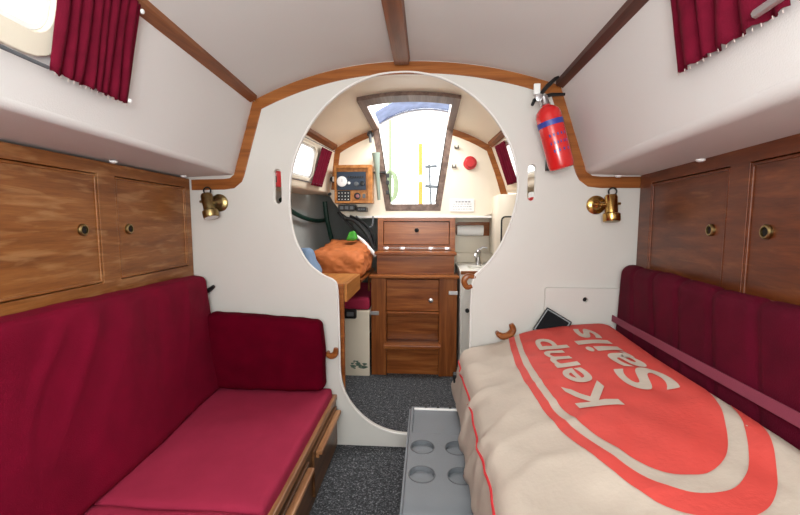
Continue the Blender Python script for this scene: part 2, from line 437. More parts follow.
mb = MB(); sheet(mb, lambda u, Y: (1.06, Y, lerp(0, 1.36, u)), [0, 1], [Y0, 1.8], (.02, 0, 0)); st('wall_right_hull', mb, dark)
def hull(side):
    mb = MB()
    def fn(u, Y):
        z = lerp(0, 1.36, u); x = (1.08 if side < 0 else .93) - .16 * (Y - 1.83) - .22 * (1 - u) ** 2.0 + (.0 if u < 1 else .0)
        return (side * x, Y, z)
    sheet(mb, fn, rng(0, 1, 14), rng(1.825, 3.95, 8), (side * .02, 0, 0))
    st('wall_left_quarter' if side < 0 else 'wall_right_quarter', mb, greyliner if side < 0 else cream, True, 1)
hull(-1); hull(1)
st('wall_back', MB().bb(-1.1, 1.0, 3.9, 3.93, 0, 1.16), greyliner)
st('wall_front', MB().bb(-1.25, 1.1, Y0 - .03, Y0, 0, 1.85), gel)
mb = MB(); cs_ = [(-1.02, 1.315), (-.74, 1.302), (-.70, 1.24), (-.64, 1.165), (-.60, 1.135), (.62, 1.135), (.70, 1.29), (.95, 1.31)]
sheet(mb, lambda k, Y: (cs_[k][0], Y, cs_[k][1]), list(range(8)), [2.932, 3.95], (0, 0, .02)); st('ceiling_cockpit_sole', mb, cream)

# main bulkhead with the big rounded opening and two hand slots
HOLE = [(400, 72), (372, 76), (345, 89), (322, 109), (304, 135), (292.5, 165), (289, 200), (293, 232), (300, 250), (309, 264), (322, 274.5), (333, 280),
        (337, 287), (338.5, 310), (339.5, 345), (341, 379), (349, 401), (365, 419), (384, 430), (406, 434.5), (428, 433), (448, 422), (462, 402), (468.5, 375), (470, 345), (471, 300),
        (473.5, 278), (481, 270), (492, 258), (503, 240), (513, 215), (518, 188), (515, 160), (506, 136), (490, 112), (470, 93), (445, 79), (422, 73)]
hole = [(spot(x, y, 1.8).x, spot(x, y, 1.8).z) for x, y in HOLE]
hole = [(p.x, p.y) for p in smoothpts(hole, 5)]
top = [(x, ceil_z(x, 1.8) + .008) for x in rng(edgeL(1.8), edgeR(1.8), 30)]
outer = [(-1.25, 0), (-1.25, 1.33), (-.912, 1.33)] + top + [(.71, 1.33), (1.09, 1.33), (1.09, 0)]
slotL = rrect(-.715, -.68, 1.175, 1.335, .017); slotR = rrect(.448, .482, 1.185, 1.345, .017)
st('wall_middle', plate([outer, hole, slotL, slotR], .025, XZ(1.80), .002), gel)
# moulded lip round the opening
lip = [Vector((p[0], 1.7995, p[1])) for p in hole]
st('trim_opening', MB().tube(lip, .0045, 6, True), edge_w, True, 3)

# wooden arch trim on the bulkhead
def ribbon(path, w, side=1):
    P = [Vector(p) for p in path]; inner = []
    for i, p in enumerate(P):
        t = (P[min(i + 1, len(P) - 1)] - P[max(i - 1, 0)]).normalized(); nrm = Vector((-t.y, t.x)) * side
        k = 1.0
        if 0 < i < len(P) - 1:
            t1 = (P[i] - P[i - 1]).normalized(); k = 1 / max(.5, t1.dot(t))
        inner.append(p + nrm * w * k)
    return [(p.x, p.y) for p in P] + [(p.x, p.y) for p in reversed(inner)]
toppath = [(x, ceil_z(x, 1.8) - .001) for x in rng(edgeL(1.8) + .004, edgeR(1.8) - .004, 40)]
st('trim_1', plate([ribbon(toppath, .052, -1)], .022, XZ(1.798), .003), wt)
legL = [(-1.115, 1.290), (-.955, 1.292), (-.925, 1.296), (-.905, 1.312)] + [(lerp(-.903, -.803, t), lerp(1.32, 1.646, t)) for t in rng(0, 1, 4)]
legR = [(.937, 1.288), (.765, 1.289), (.725, 1.294), (.708, 1.308)] + [(lerp(.702, .577, t), lerp(1.32, 1.68, t)) for t in rng(0, 1, 4)]
st('trim_2', plate([ribbon(legL, .05, -1)], .024, XZ(1.797), .003), wt)
st('trim_3', plate([ribbon(legR, .05, 1)], .024, XZ(1.797), .003), wt)
# strips along the ceiling edges and the centre beam
def strip(name, f, w, h, m, Ys, off=0):
    mb = MB()
    for a, b in zip(Ys, Ys[1:]):
        pass
    def fn(k, Y):
        x = f(Y); sgn = 1 if x < XC else -1
        pts = [(x, -.001), (x, -h), (x + sgn * w, -h), (x + sgn * w, -.001)]
        q = pts[k]; zz = ceil_z(q[0], Y) if k in (0, 3) else ceil_z(q[0], Y) - h
        return (q[0], Y, zz)
    bm = mb.bm; rows = [[bm.verts.new(fn(k, Y)) for k in range(4)] for Y in Ys]
    for A, B in zip(rows, rows[1:]):
        for k in range(4): bm.faces.new((A[k], A[(k + 1) % 4], B[(k + 1) % 4], B[k]))
    bm.faces.new(rows[0]); bm.faces.new(rows[-1]); st(name, mb, m)
strip('trim_4', lambda Y: edgeL(Y) - .004, .032, .016, wtv, [Y0, 0, .6, 1.2, 1.772])
strip('trim_5', lambda Y: edgeR(Y) + .004, .03, .02, wdk, [Y0, 0, .6, 1.2, 1.772])
strip('trim_6', lambda Y: edgeL(Y) + .002, .03, .02, wtv, [1.83, 2.3, 2.86])
strip('trim_7', lambda Y: edgeR(Y) - .002, .03, .02, wtv, [1.83, 2.3, 2.86])
mb = MB(); bm = mb.bm; rows = []
for Y in (Y0, 0, 1, 1.772):
    x0, x1 = XC - .037, XC + .037
    rows.append([bm.verts.new(p) for p in ((x0, Y, 1.80), (x0 + .006, Y, 1.775), (x1 - .006, Y, 1.775), (x1, Y, 1.80))])
for A, B in zip(rows, rows[1:]):
    for k in range(4): bm.faces.new((A[k], A[(k + 1) % 4], B[(k + 1) % 4], B[k]))
bm.faces.new(rows[0]); bm.faces.new(rows[-1]); st('trim_8', mb, wtv)

# aft bulkhead
aft_top = [(x, ceil_z(x, 2.9) + .008) for x in rng(edgeL(2.9), edgeR(2.9), 24)]
ao = [(-.735, 1.30)] + aft_top + [(.585, 1.30), (.57, 1.245), (.53, 1.19), (.47, 1.15), (.40, 1.13), (-.60, 1.13), (-.64, 1.16), (-.70, 1.24)]
hb = [(-.268, 1.222), (.060, 1.222), (.137, 1.84), (-.352, 1.84)]
# the opening cuts through the top edge, so the outline runs round it
tl = [p for p in aft_top if p[0] < -.352]; tr_ = [p for p in aft_top if p[0] > .137]
ao = [(-.735, 1.30)] + tl + [(-.352, ceil_z(-.352, 2.9) + .008), (-.268, 1.222), (.060, 1.222), (.137, ceil_z(.137, 2.9) + .008)] + tr_ + [(.585, 1.30), (.57, 1.245), (.53, 1.19), (.47, 1.15), (.40, 1.13), (-.60, 1.13), (-.64, 1.16), (-.70, 1.24)]
st('wall_aft', plate([ao], .03, XZ(2.90), .002), cream)
st('trim_9', MB().bb(-.6, .47, 2.885, 2.93, 1.118, 1.134, .004), edge_w)
arcL = [(x, ceil_z(x, 2.9) - .001) for x in rng(edgeL(2.9) + .004, -.385, 10)]
arcR = [(x, ceil_z(x, 2.9) - .001) for x in rng(.185, edgeR(2.9) - .004, 10)]
st('trim_10', plate([ribbon([(-.715, 1.33), (-.70, 1.5), (edgeL(2.9), 1.625)], .042, -1), ], .02, XZ(2.898), .002), wt)
st('trim_11', plate([ribbon(arcL, .045, -1)], .02, XZ(2.8985), .002), wt)
st('trim_12', plate([ribbon(arcR, .045, -1)], .02, XZ(2.8985), .002), wt)
st('trim_13', plate([ribbon([(.585, 1.27), (.53, 1.45), (edgeR(2.9) + .006, 1.632)], .045, 1)], .02, XZ(2.898), .002), wt)
# galley back wall and locker face
st('wall_galley_back', MB().bb(.20, .80, 3.15, 3.18, 0, 1.13), cream)

# companionway frame
frame = [(-.400, ceil_z(-.40, 2.9) - .004), (-.306, 1.172), (.098, 1.172), (.186, ceil_z(.186, 2.9) - .004), (.140, ceil_z(.14, 2.9) - .004), (.060, 1.222), (-.268, 1.222), (-.354, ceil_z(-.354, 2.9) - .004)]
ff = plate([frame], .028, XZ(2.897), .003).build('door_1', wfr, None, False, None, 'structure')
mb = MB()
for x0, x1 in ((-.392, -.352), (.137, .180)):
    sheet(mb, lambda u, Y: (lerp(x0, x1, u), Y, ceil_z(lerp(x0, x1, u), Y) - .022), [0, 1], [2.2, 2.55, 2.866], (0, 0, .021))
sheet(mb, lambda u, Y: (lerp(-.352, .137, u), Y, ceil_z(lerp(-.352, .137, u), Y) - .022), rng(0, 1, 10), [2.2, 2.32], (0, 0, .021))
mb.build('hatch_frame', wfr, ff)
MB().tube([(-.255 - .0845 * t - .012, 2.862, lerp(1.235, 1.76, t)) for t in (0, 1)], .004, 6).build('runner', black, ff)
MB().tube([(.052 + .079 * t + .008, 2.862, lerp(1.235, 1.76, t)) for t in (0, 1)], .004, 6).build('runner', black, ff)
for z in (1.29, 1.36, 1.41): MB().bb(-.30, -.275, 2.852, 2.866, z, z + .03, .003).build('latch', black, ff)

# ------------------------------------------------------------------ lockers along the hull
def locker(side, ydoors, m, names, label, doorlabels):
    f = LOCKL if side < 0 else LOCKR
    ya, yb = -.3, 1.794
    A = Vector((f(ya), ya, 0)); B = Vector((f(yb), yb, 0)); u = (B - A).normalized(); v = Vector((0, 0, 1))
    M = FR(A, u, v); zc = Vector((M[0][2], M[1][2], M[2][2])); sg = 1 if zc.x * side < 0 else -1
    z0, z1 = .44, 1.292
    t = thing('locker', (f(.8) + side * .05, .8, z0), label, 'cabinet')
    k = u.y; L = lambda Y: (Y - ya) / k
    holes = [rrect(L(a), L(b), .885, 1.25, .004) for a, b in ydoors]
    out = [(0, z0), (L(yb), z0), (L(yb), z1), (0, z1)]
    T = lambda d, th: M @ Matrix.Translation((0, 0, sg * d + (0 if sg > 0 else th)))
    plate([out] + holes, .02, T(0, .02), .0015).build('face_frame', m, t)
    plate([out], .01, T(-.03, .01)).build('back_panel', dark, t)
    for (a, b), kx in zip(ydoors, names):
        d = plate([rrect(L(a) + .003, L(b) - .003, .888, 1.247, .004)], .016, T(-.006, .016), .001).build('door', m, t)
        bead = plate([rrect(L(a) + .0025, L(b) - .0025, .8875, 1.2475, .003), rrect(L(a) + .011, L(b) - .011, .896, 1.239, .003)], .01, T(-.001, .01), .003)
        bead.build('bead_moulding', m, d)
        c = A + u * L(kx) + v * 1.065 + zc * sg * .0
        nrm = zc * sg
        MB().lathe([(0, .019), (.008, .019), (.011, .016), (.011, .0125), (-.003, .0125)], c - nrm * .008, c + nrm).build('finger_ring', brassd, d, True)
        MB().lathe([(0, .0122), (.004, .0122)], c - nrm * .006, c + nrm).build('latch_hole', dark, d, True)
    return t
locker(-1, [(.64, 1.235), (1.312, 1.752)], wl, [1.166, 1.374], 'honey teak hull locker with worn varnish and two doors above the red left settee', None)
locker(1, [(.60, 1.125), (1.205, 1.69)], wr, [1.052, 1.281], 'dark mahogany hull locker with two doors above the right settee backrest', None)
# little white deckhead buttons at the locker tops
for (x, y, z), lb in (((-1.065, 1.28, 1.297), 'white button cap above the left locker, nearer the camera'), ((-1.088, 1.70, 1.297), 'white button cap above the left locker, beside the bulkhead'),
                      ((.85, 1.30, 1.285), 'white button cap above the right locker, nearer the camera'), ((.80, 1.72, 1.285), 'white button cap above the right locker, beside the bulkhead')):
    tag(MB().lathe([(0, .013), (.006, .012), (.009, .006)], (x, y, z), (x, y, z - 1), 14).build('button_cap', whitep, None, True, (x, y, z)), lb, 'cap')

# ------------------------------------------------------------------ left settee
t = thing('settee_base', (-.7, .8, 0), 'dark wooden settee base with batten-handled drawers under the left seat', 'bench')
mb = MB(); mb.bb(-.452, -.434, -.3, 1.79, 0, .235); mb.bb(-1.10, -.452, -.3, 1.79, .19, .205); mb.build('carcass', wset, t)
MB().bb(-.455, -.428, -.3, 1.792, .236, .262, .004).build('fiddle_rail', wbat, t)
for a, b in ((.40, .84), (.90, 1.33), (1.39, 1.765)):
    d = MB().bb(-.434, -.424, a, b, .03, .215, .002).build('drawer', wset, t)
    mb = MB(); mb.bb(-.4245, -.398, a + .02, b - .02, .19, .208, .005); mb.bb(-.4245, -.412, a + .02, b - .02, .178, .19, .002); mb.build('batten_handle', wbat, d)
def seatd(p, n, u, v, w):
    e = min(u, 1 - u, v, 1 - v)
    return .006 * nz(p.x * 6, p.y * 6) + .0015 * nz(p.x * 30, p.y * 8)
def seatcush(y0, y1, label):
    bx = lambda y: -.90 - .075 * y
    C = [(bx(y0), y0, .207), (-.440, y0, .207), (bx(y1), y1, .207), (-.440, y1, .207), (bx(y0), y0, .302), (-.446, y0, .302), (bx(y1), y1, .302), (-.446, y1, .302)]
    return tag(soft('seat_cushion', C, red_seat, .014, None, (-.7, (y0 + y1) / 2, .207), (40, 50, 8), seatd, .004), label, 'cushion', 'seat cushions on the left settee')
seatcush(.975, 1.775, 'crimson left seat cushion, far one, ending beside the dark bolster')
seatcush(-.1, .968, 'crimson left seat cushion, near one, cut by the bottom edge')
def backd(p, n, u, v, w):
    # vertical drapes falling from the top edge, stronger near the top
    y = p.y
    top_ = max(0, p.z - .42) * 2
    a = nz(y * 4 + 1.5 * p.z, 3.1, p.z * 2.2) * .014 + nz(y * 17 - 5 * p.z, 7.7, p.z * 3) * .006 * (.15 + top_)
    ridge = (1 - abs(nz(y * 6 - 3.4 * p.z, 11.3, p.z * 1.6)) * 3.2)
    return (a + max(0, ridge) ** 2 * .016 * (.1 + top_ ** 1.3)) * (1 - .85 * max(0, min(1, (w - .82) / .16)))
yn, yf = -.1, 1.765
C = [(-.822, yn, .302), (-.95, yn, .302), (-.966, yf, .302), (-1.09, yf, .302), (-.90, yn, .875), (-.985, yn, .885), (-1.035, yf, .835), (-1.104, yf, .845)]
bc = thing('back_cushion', (-1.02, .85, .3), 'long crimson velvet backrest cushion with creases on the left settee', 'cushion')
soft('cushion', C, red_back, .032, bc, None, (14, 130, 46), backd, 0)
def bold(p, n, u, v, w): return -.012 + .026 * max(0, 16 * u * (1 - u) * w * (1 - w)) ** .5 * (1 if n.y < -.5 else .2) + .006 * nz(p.x * 7, p.z * 7, 5) + .003 * nz(p.x * 18, p.z * 14, 8)
C = [(-1.05, 1.68, .300), (-.452, 1.68, .300), (-1.05, 1.79, .300), (-.452, 1.79, .300), (-1.03, 1.69, .682), (-.466, 1.69, .655), (-1.03, 1.79, .682), (-.466, 1.79, .655)]
tag(soft('bolster_cushion', C, red_dark, .046, None, (-.76, 1.74, .308), (44, 12, 30), bold, .0), 'dark red velvet bolster cushion leaning against the white bulkhead on the left', 'cushion')

# ------------------------------------------------------------------ right settee
t = thing('settee_base', (.65, .8, 0), 'wooden settee base on the right, hidden beneath the sail bag', 'bench')
mb = MB(); mb.bb(.335, .353, -.2, 1.79, 0, .25); mb.bb(.353, 1.0, -.2, 1.79, .235, .25); mb.build('carcass', wset, t)
tag(soft('seat_cushion', [(.34, -.1, .252), (.70, -.1, .252), (.34, 1.775, .252), (.80, 1.775, .252), (.345, -.1, .33), (.70, -.1, .33), (.345, 1.775, .33), (.80, 1.775, .33)], red_seat, .014, None, (.56, .8, .252), (20, 50, 6), None, 0),
    'red seat cushion on the right settee, under the sail bag', 'cushion')
def rbackd(p, n, u, v, w):
    y = p.y; s = 0
    for k in range(7):
        yk = 1.60 - k * .17 + (p.z - .75) * .25; s -= math.exp(-((y - yk) / .011) ** 2) * .007
    return .006 * nz(y * 6, p.z * 5, 2) + s * (1 if p.z > .6 else 0)
C = [(.64, -.1, .34), (.72, -.1, .34), (.815, 1.772, .34), (.91, 1.772, .34), (.65, -.1, .915), (.725, -.1, .925), (.848, 1.765, .898), (.915, 1.765, .908)]
bc = thing('back_cushion', (.8, .85, .34), 'dark maroon velvet backrest cushion with vertical creases on the right settee', 'cushion')
soft('cushion', C, red_right, .035, bc, None, (14, 150, 46), rbackd, 0)
# webbing strap along the cushion
pts = []
for i in range(41):
    Y = lerp(.45, 1.765, i / 40); w = (Y + .1) / 1.872
    xb = lerp(.64, .815, w); xt = lerp(.65, .848, w); z = lerp(.720, .665, (Y - .45) / 1.3)
    x = lerp(xb, xt, (z - .34) / .56) - .011 - .004 * (1 - abs(2 * (i / 40) - 1)); pts.append((x, Y, z))
mb = MB(); bm = mb.bm; rows = []
for p in pts:
    x, y, z = p; rows.append([bm.verts.new(q) for q in ((x, y, z - .014), (x + .001, y, z + .014), (x + .004, y, z + .014), (x + .003, y, z - .014))])
for A, B in zip(rows, rows[1:]):
    for k in range(4): bm.faces.new((A[k], A[(k + 1) % 4], B[(k + 1) % 4], B[k]))
bm.faces.new(rows[0]); bm.faces.new(rows[-1])
tag(mb.build('webbing_strap', pinkstrap, None, True, (.75, 1.1, .65)), 'pink webbing strap running along the right backrest above the sail bag', 'strap')

# ------------------------------------------------------------------ sail bag
def xr(Y): return lerp(.64, .815, (Y + .1) / 1.872) - .004
def interp(x, xs, ys):
    if x <= xs[0]: return ys[0]
    for a, b, c, d in zip(xs, xs[1:], ys, ys[1:]):
        if x <= b: return c + (d - c) * (x - a) / (b - a)
    return ys[-1]
def bag_point(s, Y):
    """closed cross-section: s 0..1 = from lower right under, round left side, over the top to the right"""
    X1 = xr(Y)
    nr = .02 * min(1, max(0, (1.3 - Y) / .5))
    key = [(X1 - .02, .345), (.50, .342), (.345, .335), (.322, .31), (.29, .278), (.235, .270), (.170, .276), (.132, .302), (.132, .36), (.148, .44), (.168, .500), (.23, .535), (.33, .568), (.44, .60), (.54, .622), (.62, .640), (X1 - .06, .652 + nr), (X1 - .02, .645 + nr), (X1, .61 + nr), (X1 + .002, .46)]
    n = len(key); t = s * n; i = int(t) % n; k = t - int(t)
    a, b, c, d = (Vector(key[(i + q) % n]) for q in (-1, 0, 1, 2))
    p = .5 * ((2 * b) + (c - a) * k + (2 * a - 5 * b + 4 * c - d) * k * k + (3 * b - a - 3 * c + d) * k ** 3)
    return p
def bag_noise(p):
    big = .012 * nz(p.x * 5, p.y * 4, p.z * 4); mid = .007 * nz(p.x * 16 + 3 * p.y, p.y * 9, p.z * 12) + .0045 * max(0, 1 - 5 * abs(nz(p.x * 6 - 4 * p.y, p.y * 5 + p.x * 3, 21)))* min(1, max(0, .62 - p.x) * 4)
    side = max(0, .33 - p.x) / .2
    rid = (1 - 2.2 * abs(nz(p.y * 5 + p.z * 2, p.z * 3, 9.1 + p.x * 2)))
    return big + mid + max(0, rid) ** 3 * .016 * min(1, side)
sb = thing('sail_bag', (.46, .95, .1), 'large cream canvas sail bag with red oval logo lying on the right settee', 'bag')
NS, NY = 130, 120; y0, y1 = .18, 1.745
mb = MB(); bm = mb.bm; rows = []
cen = Vector((.45, .47))
def endscale(Y):
    d = min((Y - y0), (y1 - Y)) / .07
    if d >= 1: return 1
    return math.sqrt(max(0, 1 - (1 - d) ** 2)) * .13 + .87
def bag3(s, Y):
    p = bag_point(s, Y); e = endscale(Y)
    q = cen + (p - cen) * (1 - (1 - e) * .8)
    if p.y <= .36 and p.x > .34: q.y = max(q.y, .337)
    P = Vector((q.x, Y, q.y)); return P
Ys = [lerp(y0, y1, .5 - .5 * math.cos(PI * (.5 + (i / NY - .5) * .93)) if False else i / NY) for i in range(NY + 1)]
for Y in Ys: rows.append([bm.verts.new(bag3(k / NS, Y)) for k in range(NS)])
for A, B in zip(rows, rows[1:]):
    for k in range(NS): bm.faces.new((A[k], A[(k + 1) % NS], B[(k + 1) % NS], B[k]))
for R_, inv in ((rows[0], True), (rows[-1], False)):
    prev = R_; yv = R_[0].co.y; c2 = Vector((.45, yv, .48))
    for q in (.97, .85, .6, .3):
        yy = yv + (.012 if not inv else -.012) * (1 - q) ** .4
        nr = [bm.verts.new(c2 + (v.co - c2) * q + Vector((0, yy - yv, 0))) for v in R_]
        for k in range(NS): bm.faces.new((prev[k], prev[(k + 1) % NS], nr[(k + 1) % NS], nr[k]))
        prev = nr
    bm.faces.new(prev)
bmesh.ops.recalc_face_normals(bm, faces=bm.faces); bm.normal_update()
offs = [(v, v.normal * bag_noise(v.co)) for v in bm.verts]
for v, d in offs:
    if v.co.z < .37 and v.co.x > .3 or v.co.x > .66: d = d * .15
    v.co += d
    if v.co.x < .33: v.co.z = max(v.co.z, .2585)
bvh = BVHTree.FromBMesh(bm)
mb.build('bag_body', canvas, sb, True, flat_angle=3.1)
def drape(mb, cell=.014, lift=.0026):
    bm = mb.bm
    xs = [v.co.x for v in bm.verts]; ys = [v.co.y for v in bm.verts]
    for ax, lo, hi in ((0, min(xs), max(xs)), (1, min(ys), max(ys))):
        k = lo + cell
        while k < hi:
            co = [0, 0, 0]; no = [0, 0, 0]; co[ax] = k; no[ax] = 1
            bmesh.ops.bisect_plane(bm, geom=bm.verts[:] + bm.edges[:] + bm.faces[:], plane_co=co, plane_no=no); k += cell
    for v in bm.verts:
        h = bvh.ray_cast(Vector((v.co.x, v.co.y, 1.0)), Vector((0, 0, -1)))
        z = h[0].z if h[0] else .6
        v.co.z = z + lift
    return mb
EC = Vector((.605, 1.55)); EA = Vector((.115, .99)).normalized(); EB = Vector((EA.y, -EA.x)); SA, SB = .94, .262
def ell(ka, kb, n=160):
    return [tuple(EC + EA * (SA * ka * math.cos(2 * PI * i / n)) + EB * (SB * kb * math.sin(2 * PI * i / n))) for i in range(n)]
def flat2d(outs):
    return plate(outs, .0001, Matrix.Identity(4))
def single(mb):
    bm = mb.bm; zs = [v.co.z for v in bm.verts]; mid = (max(zs) + min(zs)) / 2
    bmesh.ops.delete(bm, geom=[v for v in bm.verts if v.co.z < mid], context='VERTS')
    for co, no in (((0, 1.722, 0), (0, 1, 0)), ((xr(1.7) - .025, 1.7, 0), (1, -.0935, 0))):
        bmesh.ops.bisect_plane(bm, geom=bm.verts[:] + bm.edges[:] + bm.faces[:], plane_co=co, plane_no=no, clear_outer=True)
    return mb
drape(single(flat2d([ell(1, 1), ell(.935, .91)]))).build('logo_ring', logored, sb, True, normals=True)
drape(single(flat2d([ell(.88, .83)]))).build('logo_oval', logored, sb, True)
def lettering(txt, start, ang, size, widen, track=1.0):
    cu = bpy.data.curves.new('t', 'FONT'); cu.body = txt; cu.size = 1; cu.shear = .18; cu.offset = .019; cu.space_character = track
    ob = bpy.data.objects.new('t', cu); COL.objects.link(ob)
    me = bpy.data.meshes.new_from_object(ob.evaluated_get(bpy.context.evaluated_depsgraph_get())); bpy.data.objects.remove(ob)
    mb = MB(); mb.bm.from_mesh(me); xs = [v.co.x for v in mb.bm.verts]; ln = max(xs) - min(xs)
    kx = widen / ln
    M = Matrix.Translation((start[0], start[1], 0)) @ Matrix.Rotation(ang, 4, 'Z') @ Matrix.Diagonal((kx, size, 1, 1)) @ Matrix.Translation((-min(xs), 0, 0))
    bmesh.ops.transform(mb.bm, matrix=M, verts=mb.bm.verts); return mb
drape(lettering('Kemp', (.507, 1.0), PI / 2 + .015, .138, .59), .014, .0055).build('lettering', lettm, sb)
drape(lettering('Sails', (.668, 1.03), PI / 2 - .0, .142, .60), .014, .0055).build('lettering', lettm, sb)
# red piping along the left shoulder and round the far end
def on_bag(s, Y): 
    p = bag3(s, Y); return p
pp = []
n_ = 20
for Y in rng(.2, 1.72, 60):
    p = bag3(9.35 / n_, Y)
    h = bvh.find_nearest(p); q = h[0] + h[1] * .001; pp.append(q)
MB().tube(pp, .004, 6).build('piping', piping, sb, True)
pp = []
for s in rng(6.0 / n_, 9.6 / n_, 16):
    p = bag3(s, 1.735); h = bvh.find_nearest(p); pp.append(h[0] + h[1] * .001)
MB().tube(pp, .004, 6).build('piping', piping, sb, True)
p = bag3(8.6 / n_, 1.66); h = bvh.find_nearest(p)
MB().box(h[0] + h[1] * .006, (.014, .03, .04), None, .003).build('buckle', black, sb)

# ------------------------------------------------------------------ grey cup-holder box on the sole
cb = thing('cup_holder_box', (.06, 1.3, 0), 'grey moulded plastic box with round cup holders on the carpet beside the sail bag', 'box')
mb = MB(); bm = mb.bm
prof = [(1.73, .0), (1.725, .236), (1.715, .25), (1.13, .25), (1.10, .246), (1.07, .232), (1.03, .18), (.99, .10), (.97, .0)]
L_, R_ = [], []
for y, z in prof:
    sp_ = .022 * (1 - z / .25)
    L_.append(bm.verts.new((-.074 - sp_, y, z))); R_.append(bm.verts.new((.186 + sp_, y, z)))
for i in range(len(prof) - 1): bm.faces.new((L_[i], L_[i + 1], R_[i + 1], R_[i]))
bm.faces.new(L_); bm.faces.new(R_); bm.faces.new((L_[0], L_[-1], R_[-1], R_[0]))
bmesh.ops.recalc_face_normals(bm, faces=bm.faces)
bmesh.ops.bevel(bm, geom=[e for e in bm.edges if abs(e.verts[0].co.x - e.verts[1].co.x) < .03 and e.calc_face_angle(0) > .9], offset=.01, segments=3, affect='EDGES')
body = mb.build('body', greyp, cb, True, flat_angle=.7)
cups = [(-.012, 1.395), (.117, 1.395), (-.012, 1.235), (.117, 1.235)]
cut = MB()
for x, y in cups: cut.lathe([(0, .041), (.05, .043), (.06, .043)], (x, y, .236), (x, y, 1), 40)
cut.bb(-.056, .168, 1.49, 1.70, .243, .30, .004)
co = cut.build('cutter', greyp, cb)
md = body.modifiers.new('b', 'BOOLEAN'); md.object = co; md.solver = 'EXACT'; md.operation = 'DIFFERENCE'
me2 = bpy.data.meshes.new_from_object(body.evaluated_get(bpy.context.evaluated_depsgraph_get()))
body.modifiers.clear(); body.data = me2; bpy.data.objects.remove(co)
for x, y in cups:
    MB().tube([(x + .044 * math.cos(a), y + .044 * math.sin(a), .2505) for a in [2 * PI * k / 36 for k in range(36)]], .0022, 5, True).build('cup_rim', greyd, cb, True)
MB().bb(-.052, .164, 1.495, 1.69, .2434, .2475, .002).build('lid', greyp, cb)
for x in (0.0, .055, .11): MB().bb(x - .006, x + .006, 1.70, 1.722, .249, .258, .002).build('hinge', black, cb)
mb = MB(); mb.bb(-.052, .164, 1.686, 1.700, .247, .2530, .002); mb.build('lid_strip', whitep, cb)

# ------------------------------------------------------------------ bulkhead fittings
def lamp(x, z, dx, tilt, m, m2, label):
    Yw = 1.797; t = thing('reading_lamp', (x, Yw, z), label, 'lamp', 'brass reading lamps on the bulkhead')
    c = Vector((x, Yw, z)); f = Vector((0, -1, 0))
    MB().lathe([(0, .041), (.006, .041), (.010, .036), (.014, .022), (.022, .016), (.03, .008)], c, c + f, 30).build('wall_plate', m, t, True)
    b = c + Vector((dx, -.045, .004)); MB().tube([c + f * .02, c + f * .045, b], .009, 10).build('arm', m, t, True)
    d = Vector((math.sin(tilt), -.15, -math.cos(tilt))).normalized(); top = b - d * .04; k_ = 1.2
    MB().lathe([(0, .008), (.003, .022), (.012, .026), (.080, .026), (.082, .031), (.086, .035), (.112, .035), (.118, .032)], top, top + d, 28).build('lamp_barrel', m, t, True)
    MB().lathe([(.1182, .030), (.1188, .02)], top, top + d, 24).build('lamp_glass', m2, t, True)
    MB().tube([b + Vector((.0, 0, .0)), b + Vector((.038 * (1 if dx > 0 else -1), 0, .0))], .006, 10).build('thumb_screw', m, t, True)
    lp = [top + Vector((.0 + .017 * math.cos(a) + .006, -.0, .012 + .016 * math.sin(a))) for a in [math.radians(-110 + 25 * k) for k in range(14)]]
    MB().tube(lp, .0035, 8).build('cable_loop', black, t, True)
lamp(-.978, 1.180, -.032, .28, brassd, whitep, 'tarnished brass reading lamp on the bulkhead beside the left locker')
lamp(.745, 1.165, .046, 0, brass, brassd, 'polished brass reading lamp on the bulkhead beside the right locker')

# fire extinguisher
a = spot(545, 103, 1.70); b = spot(562, 169, 1.70); ax = (b - a).normalized()
ex = thing('fire_extinguisher', b, 'red fire extinguisher hanging tilted on the bulkhead below the ceiling trim', 'fire extinguisher')
Lx = (b - a).length
MB().lathe([(0, .012), (.012, .016), (.022, .032), (.036, .046), (.055, .051), (Lx - .02, .051), (Lx - .004, .047), (Lx, .038)], a, b, 36).build('cylinder', extred, ex, True)
MB().lathe([(.078, .0515), (.078, .0518), (.100, .0518), (.100, .0515)], a, b, 36).build('label_band', blue, ex, True)
sd = ax.cross(Vector((0, -1, 0))).normalized(); fr_ = Vector((0, -1, 0)) - ax * ax.dot(Vector((0, -1, 0))); fr_.normalize()
def onc(t_, ang, r=.0520): return a + ax * t_ + (sd * math.sin(ang) + fr_ * math.cos(ang)) * r
mb = MB(); rs = random.Random(3)
for row, (n, w) in enumerate(((5, .2), (6, .16), (4, .2))):
    for k in range(n):
        an = -.7 + k * (1.5 / n) + rs.random() * .05; tt = .135 + row * .032
        P = [onc(tt, an), onc(tt, an + w * .6), onc(tt + .011, an + w * .6), onc(tt + .011, an)]
        mb.faces(P, [(0, 1, 2, 3)])
mb.build('label_marks', blue, ex)
MB().lathe([(-.03, .012), (-.026, .017), (0, .017), (.008, .02), (.012, .014)], a, b, 20).build('valve', chrome, ex, True)
h0 = a - ax * .022
right = Vector((1, 0, 0)); upv = Vector((0, 0, 1))
mb = MB(); mb.tube([h0 - right * .012, h0 + right * .03 + upv * .012, h0 + right * .085 + upv * .012], [.007, .008, .006], 8); mb.build('carry_handle', black, ex, True)
mb = MB(); mb.tube([h0 + upv * .012 - right * .015, h0 + right * .012 + upv * .045, h0 + right * .045 + upv * .075, h0 + right * .058 + upv * .082], [.008, .009, .008, .005], 8); mb.build('squeeze_lever', black, ex, True)
MB().box(h0 - right * .028 + upv * .035, (.026, .012, .044), None, .003).build('safety_tag', whitep, ex)
g = h0 - right * .022 - upv * .004 + Vector((0, -.014, 0))
MB().lathe([(0, .015), (.008, .015), (.009, .012)], g, g + Vector((0, -1, 0)), 20).build('pressure_gauge', chrome, ex, True)
